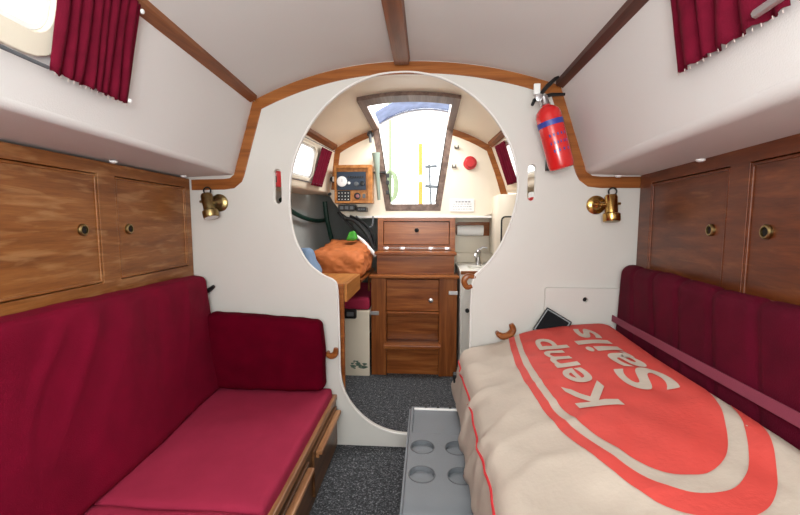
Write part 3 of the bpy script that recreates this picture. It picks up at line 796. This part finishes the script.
MB().tube([h0 - right * .02, h0 - right * .038 - upv * .01, h0 - right * .046 - upv * .03], [.008, .008, .006], 8).build('nozzle', black, ex, True)
m_ = a + ax * (Lx * .62) + Vector((.0, .05, 0))
MB().box(m_ + Vector((0, .018, 0)), (.03, .03, .2), None, .002).build('bracket', rubber, ex)

def hook(pts2, Y, r, label, m=wst):
    P = [Vector(spot(x, y, Y)) for x, y in pts2]; P = smoothpts([tuple(p) for p in P], 5, False)
    n = len(P); rr = [r * (.7 + .6 * math.sin(PI * min(1, .12 + .8 * i / (n - 1)))) for i in range(n)]
    o = MB().tube(P, rr, 10); o.tube([P[0] + Vector((0, .0, 0)), Vector((P[0].x, 1.798, P[0].z))], r * .8, 8)
    return tag(o.build('wooden_hook', m, None, True, tuple(P[0])), label, 'hook')
hook([(498, 334), (503, 336.5), (509, 335), (513, 330), (511, 324)], 1.775, .013, 'curved varnished wooden hook on the bulkhead behind the sail bag')
hook([(327, 354), (331, 356), (335, 354), (336, 348)], 1.772, .012, 'small wooden hook on the bulkhead right of the dark bolster')
hook([(474, 277), (468, 276), (464, 281), (467, 287), (472, 286)], 1.80, .011, 'dark wooden hook at the corner of the bulkhead opening above the galley')
hook([(199, 286), (204, 291), (209, 290), (214, 286)], 1.775, .009, 'dark wooden latch hook between left backrest and bulkhead', black)

# white moulded panel with a hole, black device
wp = thing('wall_box', (.68, 1.79, .33), 'low white moulded box with a round hole on the bulkhead behind the sail bag', 'box')
mb = plate([rrect(.535, .90, .45, .795, .012), [(.712 + .011 * math.cos(t_), .742 + .011 * math.sin(t_)) for t_ in [2 * PI * k / 20 for k in range(20)]]], .018, XZ(1.78), .003)
mb.build('panel', gel, wp); MB().lathe([(0, .0105), (.002, .0105)], (.712, 1.795, .742), (.712, 0, .742), 20).build('hole', dark, wp)
c = spot(552, 326, 1.735)
M = Matrix.Translation(c) @ Matrix.Rotation(math.radians(-25), 4, 'Z') @ Matrix.Rotation(math.radians(28), 4, 'Y') @ Matrix.Rotation(math.radians(-18), 4, 'X')
bd = thing('black_box', c + Vector((0, 0, -.05)), 'glossy black slanted box standing behind the sail bag against the bulkhead', 'box')
MB().box((0, 0, 0), (.12, .035, .12), M, .005).build('case', black, bd)
MB().box((0, -.018, .0), (.10, .003, .10), M, .001).build('screen', mat('dark_screen', (8, 9, 14), .6, spec=.1), bd)

# ------------------------------------------------------------------ curtains
def curtain(A, B, drop, n_folds, name, label, fray=True, amp=.012, flare=.0, rings=True):
    """A,B world top ends; drop vector"""
    A, B, drop = Vector(A), Vector(B), Vector(drop); t = thing(name, tuple((A + B) / 2 + drop), label, 'curtain')
    u = (B - A); nrm = u.cross(drop).normalized()
    if nrm.x * A.x > 0: nrm = -nrm
    NU, NV = n_folds * 10, 14; mb = MB(); bm = mb.bm; g = []
    for j in range(NV + 1):
        row = []
        for i in range(NU + 1):
            s, v = i / NU, j / NV
            ph = (s + .09 * nz(s * 4, v * .7, n_folds)) * n_folds * 2 * PI; am = amp * (.6 + .5 * v) * (1 + .5 * nz(s * 7, v * 2, 4))
            p = A + u * ((s - .5) * (1 + flare * v) + .5) + drop * v + nrm * (am * math.sin(ph + v * nz(s * 3, 1) * 2) + .012)
            if fray and j == NV: p += drop.normalized() * .008 * nz(s * 40, 2)
            row.append(bm.verts.new(p))
        g.append(row)
    for j in range(NV):
        for i in range(NU): bm.faces.new((g[j][i], g[j][i + 1], g[j + 1][i + 1], g[j + 1][i]))
    o = mb.build('cloth', red_cur, t, True, flat_angle=3.1, normals=True)
    s_ = o.modifiers.new('s', 'SOLIDIFY'); s_.thickness = .003
    if rings:
        for q in (A + u * .96 + drop * .07 + nrm * .024, A + u * .96 + drop * .97 + nrm * .024):
            MB().lathe([(0, .006), (.003, .0055), (.005, .003)], q, q + nrm, 12).build('stud', whitep, t, True)
    if fray:
        mb = MB()
        for k in range(14):
            s = (k + .5) / 14 + .03 * nz(k * 3.3, 1); q = A + u * ((s - .5) * (1 + flare) + .5) + drop * 1.0 + nrm * .014
            mb.tube([q, q + drop.normalized() * (.006 + .006 * abs(nz(k * 1.7, 9))) + u.normalized() * .006 * nz(k * 5.1, 3)], .0008, 4)
        mb.build('frayed_thread', mat('thread%d' % len(MATS), (214, 196, 190), .9), t)['kind'] = 'stuff'
    return t
def onpanel(P, Y, h, off=.0): return P.pt(Y, h, off)
A_ = onpanel(PL, .775, .335, .012); B_ = onpanel(PL, .995, .335, .012); D_ = onpanel(PL, 1.01, .098, .012) - B_
curtain(A_, B_, D_, 8, 'curtain', 'dark red curtain gathered at the left coachroof window', amp=.007, flare=.04)
A_ = onpanel(PR, .70, .37, .012); B_ = onpanel(PR, .985, .37, .012); D_ = onpanel(PR, .99, .142, .012) - B_
curtain(A_, B_, D_, 5, 'curtain', 'dark red velvet curtain with frayed hem at the right coachroof window', amp=.010, flare=.02, rings=False)
def rod(P, ya, yb, h, label, r=.005, m=None, off=.03):
    a, b = onpanel(P, ya, h, off), onpanel(P, yb, h, off)
    return tag(MB().tube([a, b], r, 8).build('curtain_rod', m or chrome, None, True, tuple(a)), label, 'rod')
rod(PL, -.2, .77, .1, 'thin dark curtain wire under the left coachroof window', .004, greyd)
rod(PR, -.2, .745, .155, 'chrome curtain rod at the foot of the right coachroof window', .008)
# galley curtains
A_ = onpanel(PLa, 2.60, .29, .012); B_ = onpanel(PLa, 2.79, .29, .012); D_ = onpanel(PLa, 2.70, .035, .012) - B_
curtain(A_, B_, D_, 5, 'curtain', 'small plum curtain beside the chart table window, left of the instruments', fray=False, amp=.008, rings=False)
A_ = onpanel(PRa, 2.55, .31, .012); B_ = onpanel(PRa, 2.76, .31, .012); D_ = onpanel(PRa, 2.78, .05, .012) - B_
curtain(A_, B_, D_, 5, 'curtain', 'small dark red curtain at the galley window right of the companionway', fray=False, amp=.008, rings=False)
rod(PLa, 1.9, 2.82, .30, 'thin curtain wire above the chart table window', .003, greyd)
rod(PLa, 1.9, 2.66, .052, 'thin curtain wire below the chart table window', .003, greyd)

# ------------------------------------------------------------------ companionway steps
cs = thing('companionway_steps', (-.09, 2.8, 0), 'varnished mahogany companionway step unit below the hatch', 'steps')
XL, XR, YF = -.389, .212, 2.69
for xs_ in ((XL, XL + .105), (XR - .125, XR)): MB().bb(xs_[0], xs_[1], YF, YF + .022, .0, .70, .002).build('front_stile', wsv, cs)
for xs_ in (XL, XR - .02): MB().bb(xs_, xs_ + .02, YF + .022, 2.86, 0, .70).build('side_panel', wsv, cs)
MB().bb(XL + .02, XR - .02, YF + .11, YF + .125, 0, .70).build('back_panel', wst, cs)
xa, xb = XL + .105, XR - .125
d = MB().bb(xa + .003, xb - .003, YF + .006, YF + .02, .468, .69, .002).build('door', wst, cs)
kc = Vector((.03, YF + .004, .545)); MB().lathe([(0, .016), (.004, .016), (.007, .011)], kc, kc + Vector((0, -1, 0)), 20).build('lock_plate', chrome, d, True)
MB().bb(xa, xb, YF + .03, YF + .045, 0, .208, .002).build('lower_riser', wst, cs)
MB().bb(xa, xb, YF + .09, YF + .105, .236, .45, .002).build('middle_riser', wst, cs)
MB().bb(xa - .015, xb + .015, YF - .055, YF + .10, .208, .236, .006).build('step_tread', wst, cs)
MB().bb(xa, xb, YF - .018, YF + .10, .446, .464, .004).build('step_tread', wst, cs)
MB().bb(XL - .012, XR + .012, YF - .02, 2.88, .70, .722, .006).build('step_top', wst, cs)
MB().bb(XL + .035, XR - .02, YF + .045, 2.88, .722, .858, .003).build('upper_riser', wst, cs)
MB().bb(XL + .02, XR - .005, YF + .02, 2.88, .858, .88, .006).build('step_top', wst, cs)
for x, z in ((XL + .02, .45), (XR - .03, .60)):
    MB().bb(x - .03, x + .035, YF - .008, YF + .001, z - .014, z + .014, .003).build('chrome_latch', chrome, cs)
# locker under the bridge deck
lk = thing('bridge_deck_locker', (-.08, 2.88, .882), 'mahogany locker front between the hatch and the top step', 'cabinet')
mb = plate([rrect(-.362, .205, .882, 1.118, .002), rrect(-.32, .165, .92, 1.095, .004)], .016, XZ(2.862), .001); mb.build('face_frame', wst, lk)
d = MB().bb(-.316, .161, 2.866, 2.878, .924, 1.091, .002).build('drop_door', wst, lk)
kc = Vector((-.075, 2.866, 1.03)); MB().lathe([(0, .016), (.005, .016), (.008, .011), (.008, .008), (.002, .008)], kc, kc + Vector((0, -1, 0)), 20).build('finger_ring', dark, d, True)
mb = MB(); mb.tube([(-.30, 2.852, .898), (.15, 2.852, .898)], .006, 8)
for x in (-.30, -.18, .03, .15): mb.bb(x - .02, x + .02, 2.846, 2.862, .886, .908, .002)
mb.build('hinge_bar', chrome, lk, True)
MB().bb(-.362, -.345, 2.878, 3.4, .882, 1.118).build('side_panel', wst, lk)

# ------------------------------------------------------------------ left: chart table, quarter berth
ct = thing('chart_table', (-.65, 2.05, 0), 'orange-brown plywood chart table unit just inside the opening on the left', 'table')
MB().bb(-.405, -.388, 1.86, 2.24, .70, .788, .002).build('end_panel', wor, ct)
MB().bb(-.93, -.405, 1.86, 2.24, .77, .79, .002).build('table_top', wor, ct)
MB().bb(-.93, -.405, 2.225, 2.24, .70, .77, .002).build('far_edge', wor, ct)
MB().bb(-.432, -.400, 1.838, 1.858, 0, .79, .002).build('edge_post', wst, ct)
qb = thing('quarter_berth', (-.62, 2.6, 0), 'white quarter berth front with worn green patches left of the steps', 'berth')
mb = MB(); mb.bb(-.66, -.400, 2.66, 2.68, .0, .47, .004); mb.build('front_panel', cream, qb)
plate([[(-.80, 2.68), (-.40, 2.68), (-.40, 3.88), (-.62, 3.88)]], .03, Matrix.Translation((0, 0, .47))).build('berth_board', cream, qb)
mb = MB(); rs = random.Random(8)
for k in range(16):
    x = -.53 + rs.random() * .10; z = .055 + rs.random() * .055; w = .006 + rs.random() * .014
    plate([[(x + w * (1 + .4 * math.sin(3 * q + k)) * math.cos(q), z + .55 * w * math.sin(q)) for q in [2 * PI * i / 10 for i in range(10)]]], .001, XZ(2.6595), 0, mb)
mb.build('worn_patch', patch_green, qb)
cx = spot(350, 313.5, 2.65)
bl = thing('berth_lamp', (cx.x, 2.66, cx.z), 'black rectangular courtesy lamp on the white quarter berth front', 'lamp')
MB().box((cx.x, 2.645, cx.z), (.095, .028, .07), None, .012).build('housing', black, bl)
MB().box((cx.x + .005, 2.630, cx.z), (.05, .004, .03), None, .003).build('lens', greyd, bl)
tag(soft('berth_cushion', [(-.62, 2.67, .472), (-.40, 2.67, .472), (-.68, 3.4, .472), (-.40, 3.4, .472), (-.62, 2.675, .56), (-.402, 2.675, .56), (-.68, 3.4, .56), (-.40, 3.4, .56)], red_seat, .02, None, (-.55, 3.0, .472), (16, 30, 8)),
    'crimson quarter berth cushion left of the companionway steps', 'cushion')
# white filler between chart table and berth below
# orange cloth lump
def od(p, n, u, v, w): return .012 * nz(p.x * 7, p.y * 7, p.z * 8) + .007 * (1 - 2.6 * abs(nz(p.x * 9 + p.z * 14, p.y * 6, 3))) + .005 * (1 - 3 * abs(nz(p.x * 22, p.y * 9, p.z * 30)))
tag(soft('orange_cloth', [(-.76, 2.40, .738), (-.40, 2.40, .738), (-.76, 2.95, .738), (-.41, 2.95, .738), (-.75, 2.41, .90), (-.42, 2.43, .87), (-.73, 2.95, .96), (-.42, 2.9, .945)], orangec, .05, None, (-.6, 2.6, .67), (40, 50, 22), od, 0),
    'crumpled orange cloth bundle piled behind the chart table', 'cloth')
bs = thing('berth_shelf', (-.65, 2.62, .6), 'wooden shelf carrying the orange cloth left of the steps', 'shelf')
MB().bb(-.80, -.405, 2.38, 2.98, .715, .733, .002).build('board', wst, bs); MB().bb(-.74, -.72, 2.40, 2.42, 0, .715).build('leg', wst, bs)
MB().bb(-.45, -.435, 2.94, 2.96, .47, .715).build('leg', wst, bs)
tag(soft('blue_cushion', [(-.82, 2.02, .792), (-.59, 2.02, .792), (-.82, 2.22, .792), (-.59, 2.22, .792), (-.81, 2.08, .95), (-.655, 2.08, .94), (-.81, 2.20, .95), (-.655, 2.20, .94)], bluec, .03, None, (-.7, 2.2, .792), (16, 16, 14), lambda p, n, u, v, w: .008 * nz(p.x * 20, p.y * 20, p.z * 20)),
    'folded blue-grey cloth at the left edge of the opening by the orange bundle', 'cloth')
c = spot(354, 246, 2.75)
tag(soft('plastic_bag', [(c.x - .05, 2.70, .955), (c.x + .03, 2.70, .955), (c.x - .05, 2.8, .97), (c.x + .03, 2.8, .97), (c.x - .03, 2.72, 1.02), (c.x + .01, 2.72, 1.03), (c.x - .03, 2.78, 1.02), (c.x + .01, 2.78, 1.02)], greenbag, .02, None, (c.x, 2.75, .955), (14, 14, 12), lambda p, n, u, v, w: .008 * nz(p.x * 40, p.y * 30, p.z * 40)),
    'small bright green plastic bag on top of the orange cloth', 'bag')
P = [spot(x, y, 2.8) for x, y in ((357, 236), (363, 241), (369, 248), (376, 256))]
tag(MB().tube(P, [.008, .013, .014, .012], 8).build('white_tube', whitep, None, True, tuple(P[0])), 'white tube lying over the orange cloth beside the steps', 'tube')
# cables under the instruments
cg = [([(345, 218), (356, 222), (368, 236), (374, 250)], .014, 'thick black cable loop hanging lowest beside the steps'),
      ([(350, 216), (362, 222), (371, 232), (375, 246)], .010, 'black cable hanging between the thick loop and the locker'),
      ([(356, 216), (366, 226), (372, 226), (373, 216)], .006, 'short grey cable curled under the instrument ledge'),
      ([(338, 212), (350, 225), (362, 236), (372, 246)], .009, 'black cable nearest the grey hull under the instruments')]
for i, (pt, r, lb) in enumerate(cg):
    P = smoothpts([tuple(spot(x, y, 2.84 + .02 * i)) for x, y in pt], 6, False)
    tag(MB().tube(P, r, 8).build('cable', [rubber, black, greyp, rubber][i], None, True, tuple(P[0])), lb, 'cable', 'cables under the instrument shelf')
# dark green straps on the hull
def hx(Y, z):
    u = z / 1.36; return -(1.08 - .16 * (Y - 1.83) - .22 * (1 - u) ** 2)
P = [(hx(Y, z) + .05, Y, z) for Y, z in ((2.45, 1.235), (2.55, 1.17), (2.75, 1.12), (2.95, 1.10), (3.1, 1.105))]
gs = []
tag(MB().tube(smoothpts(P, 5, False), .016, 8).build('green_rail', greenm, None, True, P[0]), 'dark green curved rail on the grey hull lining', 'rail')
P = [(hx(Y, z) + .092, Y, z) for Y, z in ((3.02, 1.25), (3.04, 1.12), (3.08, 1.0), (3.12, .88))]
tag(MB().tube(smoothpts(P, 5, False), .018, 8).build('green_strap', greenm, None, True, P[0]), 'dark green upright strap on the grey hull lining', 'strap')

# ------------------------------------------------------------------ instruments on the aft bulkhead
ip = thing('instrument_panel', (-.53, 2.82, 1.19), 'wooden instrument box with round dial, knobs and switch grid left of the hatch', 'instrument panel')
x0, x1, z0, z1 = -.655, -.412, 1.215, 1.492
def q(px, py, Y=2.78): p = spot(px, py, Y); return p
a0 = q(334, 165); a1 = q(372, 203)
x0, z1 = a0.x, a0.z; x1, z0 = a1.x, a1.z
mb = MB(); mb.bb(x0, x1, 2.78, 2.895, z1 - .022, z1, .002); mb.bb(x0, x1, 2.78, 2.895, z0, z0 + .014, .002); mb.bb(x0, x0 + .014, 2.78, 2.895, z0 + .014, z1 - .022); mb.bb(x1 - .03, x1, 2.78, 2.895, z0 + .014, z1 - .022, .002)
mb.bb(x0 + .014, x1 - .03, 2.80, 2.82, z0 + .014, z1 - .022); mb.build('case', wor, ip)
b0 = q(337, 172, 2.798); b1 = q(366, 190, 2.798); MB().bb(b0.x, b1.x, 2.79, 2.80, b1.z, b0.z, .002).build('upper_panel', navy, ip)
c0 = q(337, 190.5); c1 = q(350.5, 202, 2.798); MB().bb(c0.x, c1.x, 2.79, 2.80, c1.z, c0.z, .002).build('switch_panel', black, ip)
def disc(px, py, r, m, nm, par, Y=2.79, h=.006, prof=None):
    c = q(px, py, Y); MB().lathe(prof or [(0, r), (h, r), (h + .001, r * .8)], c, c + Vector((0, -1, 0)), 24).build(nm, m, par, True)
disc(342, 181.5, .037, whitep, 'dial', ip); disc(342, 181.5, .031, paper, 'dial_face', ip, 2.783, .001)
c = q(342, 181.5, 2.781); MB().box(c + Vector((0, 0, .008)), (.003, .002, .022)).build('dial_needle', inkgrey, ip)
disc(349, 183, .010, whitep, 'button', ip)
disc(356.5, 184, .016, greyd, 'knob', ip, 2.79, .014); disc(362.5, 183.5, .016, black, 'knob', ip, 2.79, .016)
mb = MB()
for k in range(7):
    c = q(348.5 + k * 2.4, 177, 2.788); mb.box(c, (.010, .006, .014), None, .001)
mb.build('switch_row', black, ip)
mb = MB()
for r in range(3):
    for k in range(4):
        c = q(339 + k * 3.1, 193 + r * 3.2, 2.789); mb.box(c, (.006, .004, .006))
mb.build('switch_light', whitep, ip)
disc(357.5, 196, .024, black, 'engine_gauge', ip, 2.798, .01); disc(357.5, 196, .013, mat('gauge_red', (150, 90, 90), .4), 'gauge_face', ip, 2.786, .001)
c = q(364, 196, 2.795); MB().box(c, (.022, .008, .03), None, .002).build('meter', greyd, ip)
c = q(366, 191.5, 2.79); 
for (ax0, ay0, ax1, ay1, lb, lit) in ((338, 204.5, 355, 211, 'black marine radio mounted under the wooden instrument box', True), (357, 207, 366, 211.5, 'small black device right of the radio under the instrument box', False)):
    e0 = q(ax0, ay0, 2.80); e1 = q(ax1, ay1, 2.80)
    r_ = thing('radio', ((e0.x + e1.x) / 2, 2.85, e1.z), lb, 'radio')
    MB().bb(e0.x, e1.x, 2.80, 2.897, e1.z, e0.z, .004).build('case', black, r_)
    mb = MB(); w_ = e1.x - e0.x
    for k in range(3): mb.bb(e0.x + w_ * (.12 + .3 * k), e0.x + w_ * (.30 + .3 * k), 2.797, 2.801, e1.z + .012, e0.z - .012)
    mb.build('display', greyd, r_)
# horn / torch in clips, black clip, small fittings
a_ = spot(376, 153, 2.84); b_ = spot(379, 200, 2.84)
hn = thing('fog_horn', tuple(b_), 'grey-green trumpet fog horn clipped upright beside the hatch frame', 'horn')
Lh = (b_ - a_).length
MB().lathe([(0, .030), (.03, .026), (.09, .021), (.14, .017), (Lh * .7, .014), (Lh, .011)], a_, b_, 20).build('trumpet', horn_m, hn, True)
c = spot(377, 172, 2.84); MB().bb(c.x - .03, c.x + .06, 2.85, 2.896, c.z - .006, c.z + .006).build('clip', black, hn)
c = spot(370, 134, 2.86); cl_ = thing('torch_clip', (c.x, 2.88, c.z), 'black round-headed torch hanging under the arch left of the hatch', 'torch')
MB().lathe([(0, .022), (.03, .022), (.034, .018)], c + Vector((0, .03, 0)), c - Vector((0, 1, 0)), 20).build('head', black, cl_, True)
MB().tube([c, c + Vector((.004, 0, -.06))], .010, 10).build('handle', greyd, cl_, True)
c = spot(332, 179, 2.84); kn = thing('cabin_speaker', (c.x, 2.9, c.z), 'small black and white fitting left of the round dial', 'fitting')
MB().lathe([(0, .024), (.03, .022)], c + Vector((0, .055, 0)), c - Vector((0, 1, 0)), 16).build('body', black, kn, True)
MB().box(c + Vector((.008, .012, 0)), (.012, .02, .034), None, .002).build('cover', whitep, kn)
c = spot(329.5, 194, 2.89); tag(MB().lathe([(0, .013), (.004, .013)], c + Vector((0, .008, 0)), c - Vector((0, 1, 0)), 16).build('vent_hole', black, None, True, tuple(c)), 'round black socket below the curtain left of the instruments', 'socket')
c = spot(470, 163, 2.89); rk = thing('red_disc', (c.x, 2.9, c.z), 'round red knob on the cream bulkhead right of the hatch', 'knob')
MB().lathe([(0, .048), (.012, .048), (.016, .043)], c + Vector((0, .008, 0)), c - Vector((0, 1, 0)), 28).build('rim', signred, rk, True)
MB().lathe([(0, .034), (.014, .034), (.018, .03)], c + Vector((0, -.004, 0)), c - Vector((0, 1, 0)), 28).build('centre', signred, rk, True)
for (px, py, lb) in ((456.5, 148, 'black clip above the red knob, right of the hatch'), (454, 167, 'black clip lower left of the red knob')):
    c = spot(px, py, 2.89); mb = MB(); mb.box(c, (.034, .012, .008), None, .002); mb.box(c + Vector((-.012, -.005, .008)), (.007, .014, .016)); mb.box(c + Vector((.012, -.005, .008)), (.007, .014, .016))
    tag(mb.build('clip', black, None, False, tuple(c)), lb, 'clip', 'small black clips right of the hatch')
e0, e1 = spot(450, 199, 2.893), spot(474, 211.5, 2.893)
sg_ = thing('notice_card', ((e0.x + e1.x) / 2, 2.897, e1.z), 'small white notice card with faint grey print right of the hatch', 'sign')
MB().bb(e0.x, e1.x, 2.893, 2.898, e1.z, e0.z, .001).build('card', whitep, sg_)
mb = MB(); rs = random.Random(5)
for r in range(4):
    x = e0.x + .02 + (.02 if r == 0 else 0)
    while x < e1.x - .025:
        w = .006 + rs.random() * .014; hh = .007 if r == 0 else .003; z = e0.z - .018 - r * .018
        mb.bb(x, x + w, 2.8915, 2.8931, z - hh, z + hh * .3); x += w + .006
mb.build('print', inkgrey, sg_)
# red canisters seen through the slots
for x, z, lb in ((-.735, 1.26, 'red and white canister seen through the left slot of the bulkhead'), (.50, 1.13, 'red canister seen through the right slot of the bulkhead')):
    t = thing('flare_canister', (x, 1.87, z), lb, 'canister')
    MB().lathe([(0, .026), (.004, .028), (.07, .028), (.075, .024)], (x, 1.885, z), (x, 1.885, 3), 20).build('body', signred, t, True)
    MB().lathe([(.075, .026), (.095, .026), (.1, .02)], (x, 1.885, z), (x, 1.885, 3), 20).build('cap', whitep, t, True)
    MB().bb(x - .012, x + .012, 1.826, 1.862, z + .02, z + .05).build('clip', rubber, t)

# ------------------------------------------------------------------ galley
gy = thing('galley_unit', (.5, 2.3, 0), 'white galley cupboard with sink top right of the steps', 'cabinet')
plate([[(.228, 0), (.575, 0), (.62, .20), (.67, .45), (.70, .745), (.228, .745)]], .018, XZ(2.60), .002).build('front_panel', gel, gy)
MB().bb(.228, .244, 2.620, 3.14, 0, .745).build('side_panel', gel, gy)
hole_s = rrect(.30, .54, 2.70, 2.93, .05)
plate([[(.227, 2.60), (.70, 2.60), (.64, 3.145), (.227, 3.145)], hole_s], .018, Matrix.Translation((0, 0, .766)), .003).build('worktop', tile, gy)
MB().bb(.227, .70, 2.588, 2.600, .742, .766, .003).build('edge_batten', wst, gy)
mb = MB(); bm = mb.bm; R0 = [bm.verts.new((x, y, .760)) for x, y in rrect(.295, .545, 2.695, 2.935, .05)]; R1 = [bm.verts.new((x, y, .64)) for x, y in rrect(.325, .515, 2.725, 2.905, .045)]
for k in range(len(R0)): bm.faces.new((R0[k], R0[(k + 1) % len(R0)], R1[(k + 1) % len(R0)], R1[k]))
bm.faces.new(R1); mb.build('sink_bowl', tile, gy, True, flat_angle=.8)
plate([rrect(.242, .58, .17, .66, .05)], .008, XZ(2.594), .002).build('door', gel, gy)
MB().tube([(.272, 2.594, .50), (.272, 2.582, .50)], .014, 14).build('knob', black, gy, True)
MB().bb(.235, .64, 3.13, 3.149, .767, .845, .004).build('splashback', cream, gy)
tp = thing('sink_tap', (.39, 3.0, .767), 'chrome mixer tap standing behind the galley sink', 'tap')
MB().lathe([(0, .024), (.008, .024), (.014, .017), (.075, .016), (.10, .022), (.112, .014)], (.39, 3.0, .767), (.39, 3.0, 2), 20).build('body', chrome, tp, True)
MB().tube(smoothpts([(.39, 3.0, .83), (.375, 2.94, .862), (.36, 2.88, .86), (.355, 2.86, .838)], 5, False), [.011] * 16, 10).build('spout', chrome, tp, True)
MB().tube([(.392, 3.0, .878), (.425, 2.99, .90), (.455, 2.98, .895)], [.010, .008, .006], 8).build('lever', chrome, tp, True)
h0_ = spot(456, 222, 3.12); h1_ = spot(493, 235, 3.12)
ph = thing('paper_towel_holder', ((h0_.x + h1_.x) / 2, 3.14, h1_.z), 'wooden paper towel holder with white roll on the wall above the sink', 'holder')
plate([rrect(h0_.x, h1_.x, h1_.z - .006, h0_.z, .025)], .016, XZ(3.132), .002).build('back_board', wst, ph)
ra, rb = spot(457, 230.5, 3.08), spot(483, 230.5, 3.08)
MB().tube([ra, rb], .040, 28).build('paper_roll', paper, ph, True, flat_angle=.7)
for q0, q1 in ((ra.x - .006, ra.x - .001), (rb.x + .001, rb.x + .008)): MB().bb(q0, q1, 3.05, 3.134, ra.z - .025, ra.z + .025).build('bracket', wst, ph)
sl = thing('side_locker', (.72, 2.66, .80), 'cream side locker with rounded black-edged door above the galley worktop', 'cabinet')
e0, e1 = spot(501, 216, 2.62), spot(540, 251, 2.62)
plate([[(e0.x - .014, 2.622), (.735, 2.622), (.665, 3.0), (e0.x - .014, 3.0)]], .41, Matrix.Translation((0, 0, 1.272)), .005).build('face', cream, sl)
plate([rrect(e0.x, .73, e1.z, e0.z, .03), rrect(e0.x + .01, .72, e1.z + .01, e0.z - .01, .022)], .006, XZ(2.618), .001).build('door_seal', black, sl)
plate([rrect(e0.x + .011, .719, e1.z + .011, e0.z - .011, .022)], .005, XZ(2.618), .001).build('door', cream, sl)

# ------------------------------------------------------------------ outside, seen through the companionway
st('floor_deck', MB().bb(-1.6, 1.45, 3.96, 4.9, 1.02, 1.08), deckm)
st('wall_coaming', MB().bb(-1.0, -.92, 2.94, 4.6, 1.165, 1.30, .01).bb(.78, .86, 2.94, 4.6, 1.165, 1.30, .01), deckm)
sh = thing('sprayhood', (-.1, 3.35, 1.3), 'blue canvas sprayhood edge arching across the companionway sky', 'canopy')
mb = MB()
def shf(u, v):
    an = lerp(math.radians(160), math.radians(20), u); return (XC + .10 + .68 * math.cos(an), lerp(3.10, 3.34, v), 1.27 + .78 * math.sin(an) ** .8 - .02 * v)
sheet(mb, shf, rng(0, 1, 30), rng(0, 1, 4), (0, 0, .006)); mb.build('canvas', blcanv, sh, True, flat_angle=1)
MB().tube([tuple(Vector(shf(u, 1)) + Vector((0, 0, -.012))) for u in rng(-.12, 1.12, 30)], .011, 8).build('hoop', chrome, sh, True)
def outpole(pts, r, m, name, label, cat, Y):
    P = [spot(x, y, Y) for x, y in pts]; return tag(MB().tube(P, r, 8).build(name, m, None, True, tuple(P[-1])), label, cat)
Y_ = 4.55
db = thing('danbuoy', tuple(spot(420.5, 215, Y_)), 'yellow danbuoy pole standing at the stern beyond the hatch', 'buoy')
MB().tube([spot(420.5, 144, Y_), spot(420.5, 175, Y_)], .022, 10).build('upper_pole', yellow, db, True)
MB().tube([spot(420.5, 174, Y_), spot(420.5, 183, Y_)], .016, 10).build('sleeve', whitep, db, True)
MB().tube([spot(420.5, 182, Y_), spot(420.5, 220, Y_)], .026, 10).build('lower_pole', yellow, db, True)
pf = thing('pushpit_rail', tuple(spot(400, 226, 4.7)), 'steel stern rail seen through the companionway', 'rail')
for pts in (((300, 178), (500, 176)), ((430, 176), (431, 222)), ((376, 177), (377, 222))):
    MB().tube([spot(x, y, 4.7) for x, y in pts], .010, 8).build('tube', chrome, pf, True)
og = thing('outboard_bracket', tuple(spot(431, 222, 4.5)), 'grey stern fittings standing right of the yellow pole', 'fitting')
MB().tube([spot(425, 167, 4.5), spot(437, 166, 4.5)], .015, 8).build('upper_arm', greyd, og, True)
MB().tube([spot(425, 186, 4.5), spot(438, 187, 4.5)], .018, 8).build('lower_arm', greyd, og, True)
MB().tube([spot(429, 164, 4.5), spot(432, 222, 4.5)], .011, 8).build('post', greyd, og, True)
bs_ = tag(MB().tube([spot(390, 70, 4.2), spot(390.5, 222, 4.2)], .016, 8).build('mooring_line', rope, None, True, tuple(spot(390.5, 222, 4.2))), 'pale greenish rope running up outside the hatch on the left', 'rope')
mb = MB()
for k in range(4):
    P = [spot(390 + 4.5 * math.cos(a) + k * 1.1, 186 + (16 - k) * math.sin(a), 4.1 + .03 * k) for a in [2 * PI * i / 18 for i in range(18)]]
    mb.tube(P, .011, 6, True)
tag(mb.build('rope_coil', rope, None, True, tuple(spot(391, 203, 4.1))), 'hanging coil of pale rope outside the hatch on the left', 'rope')
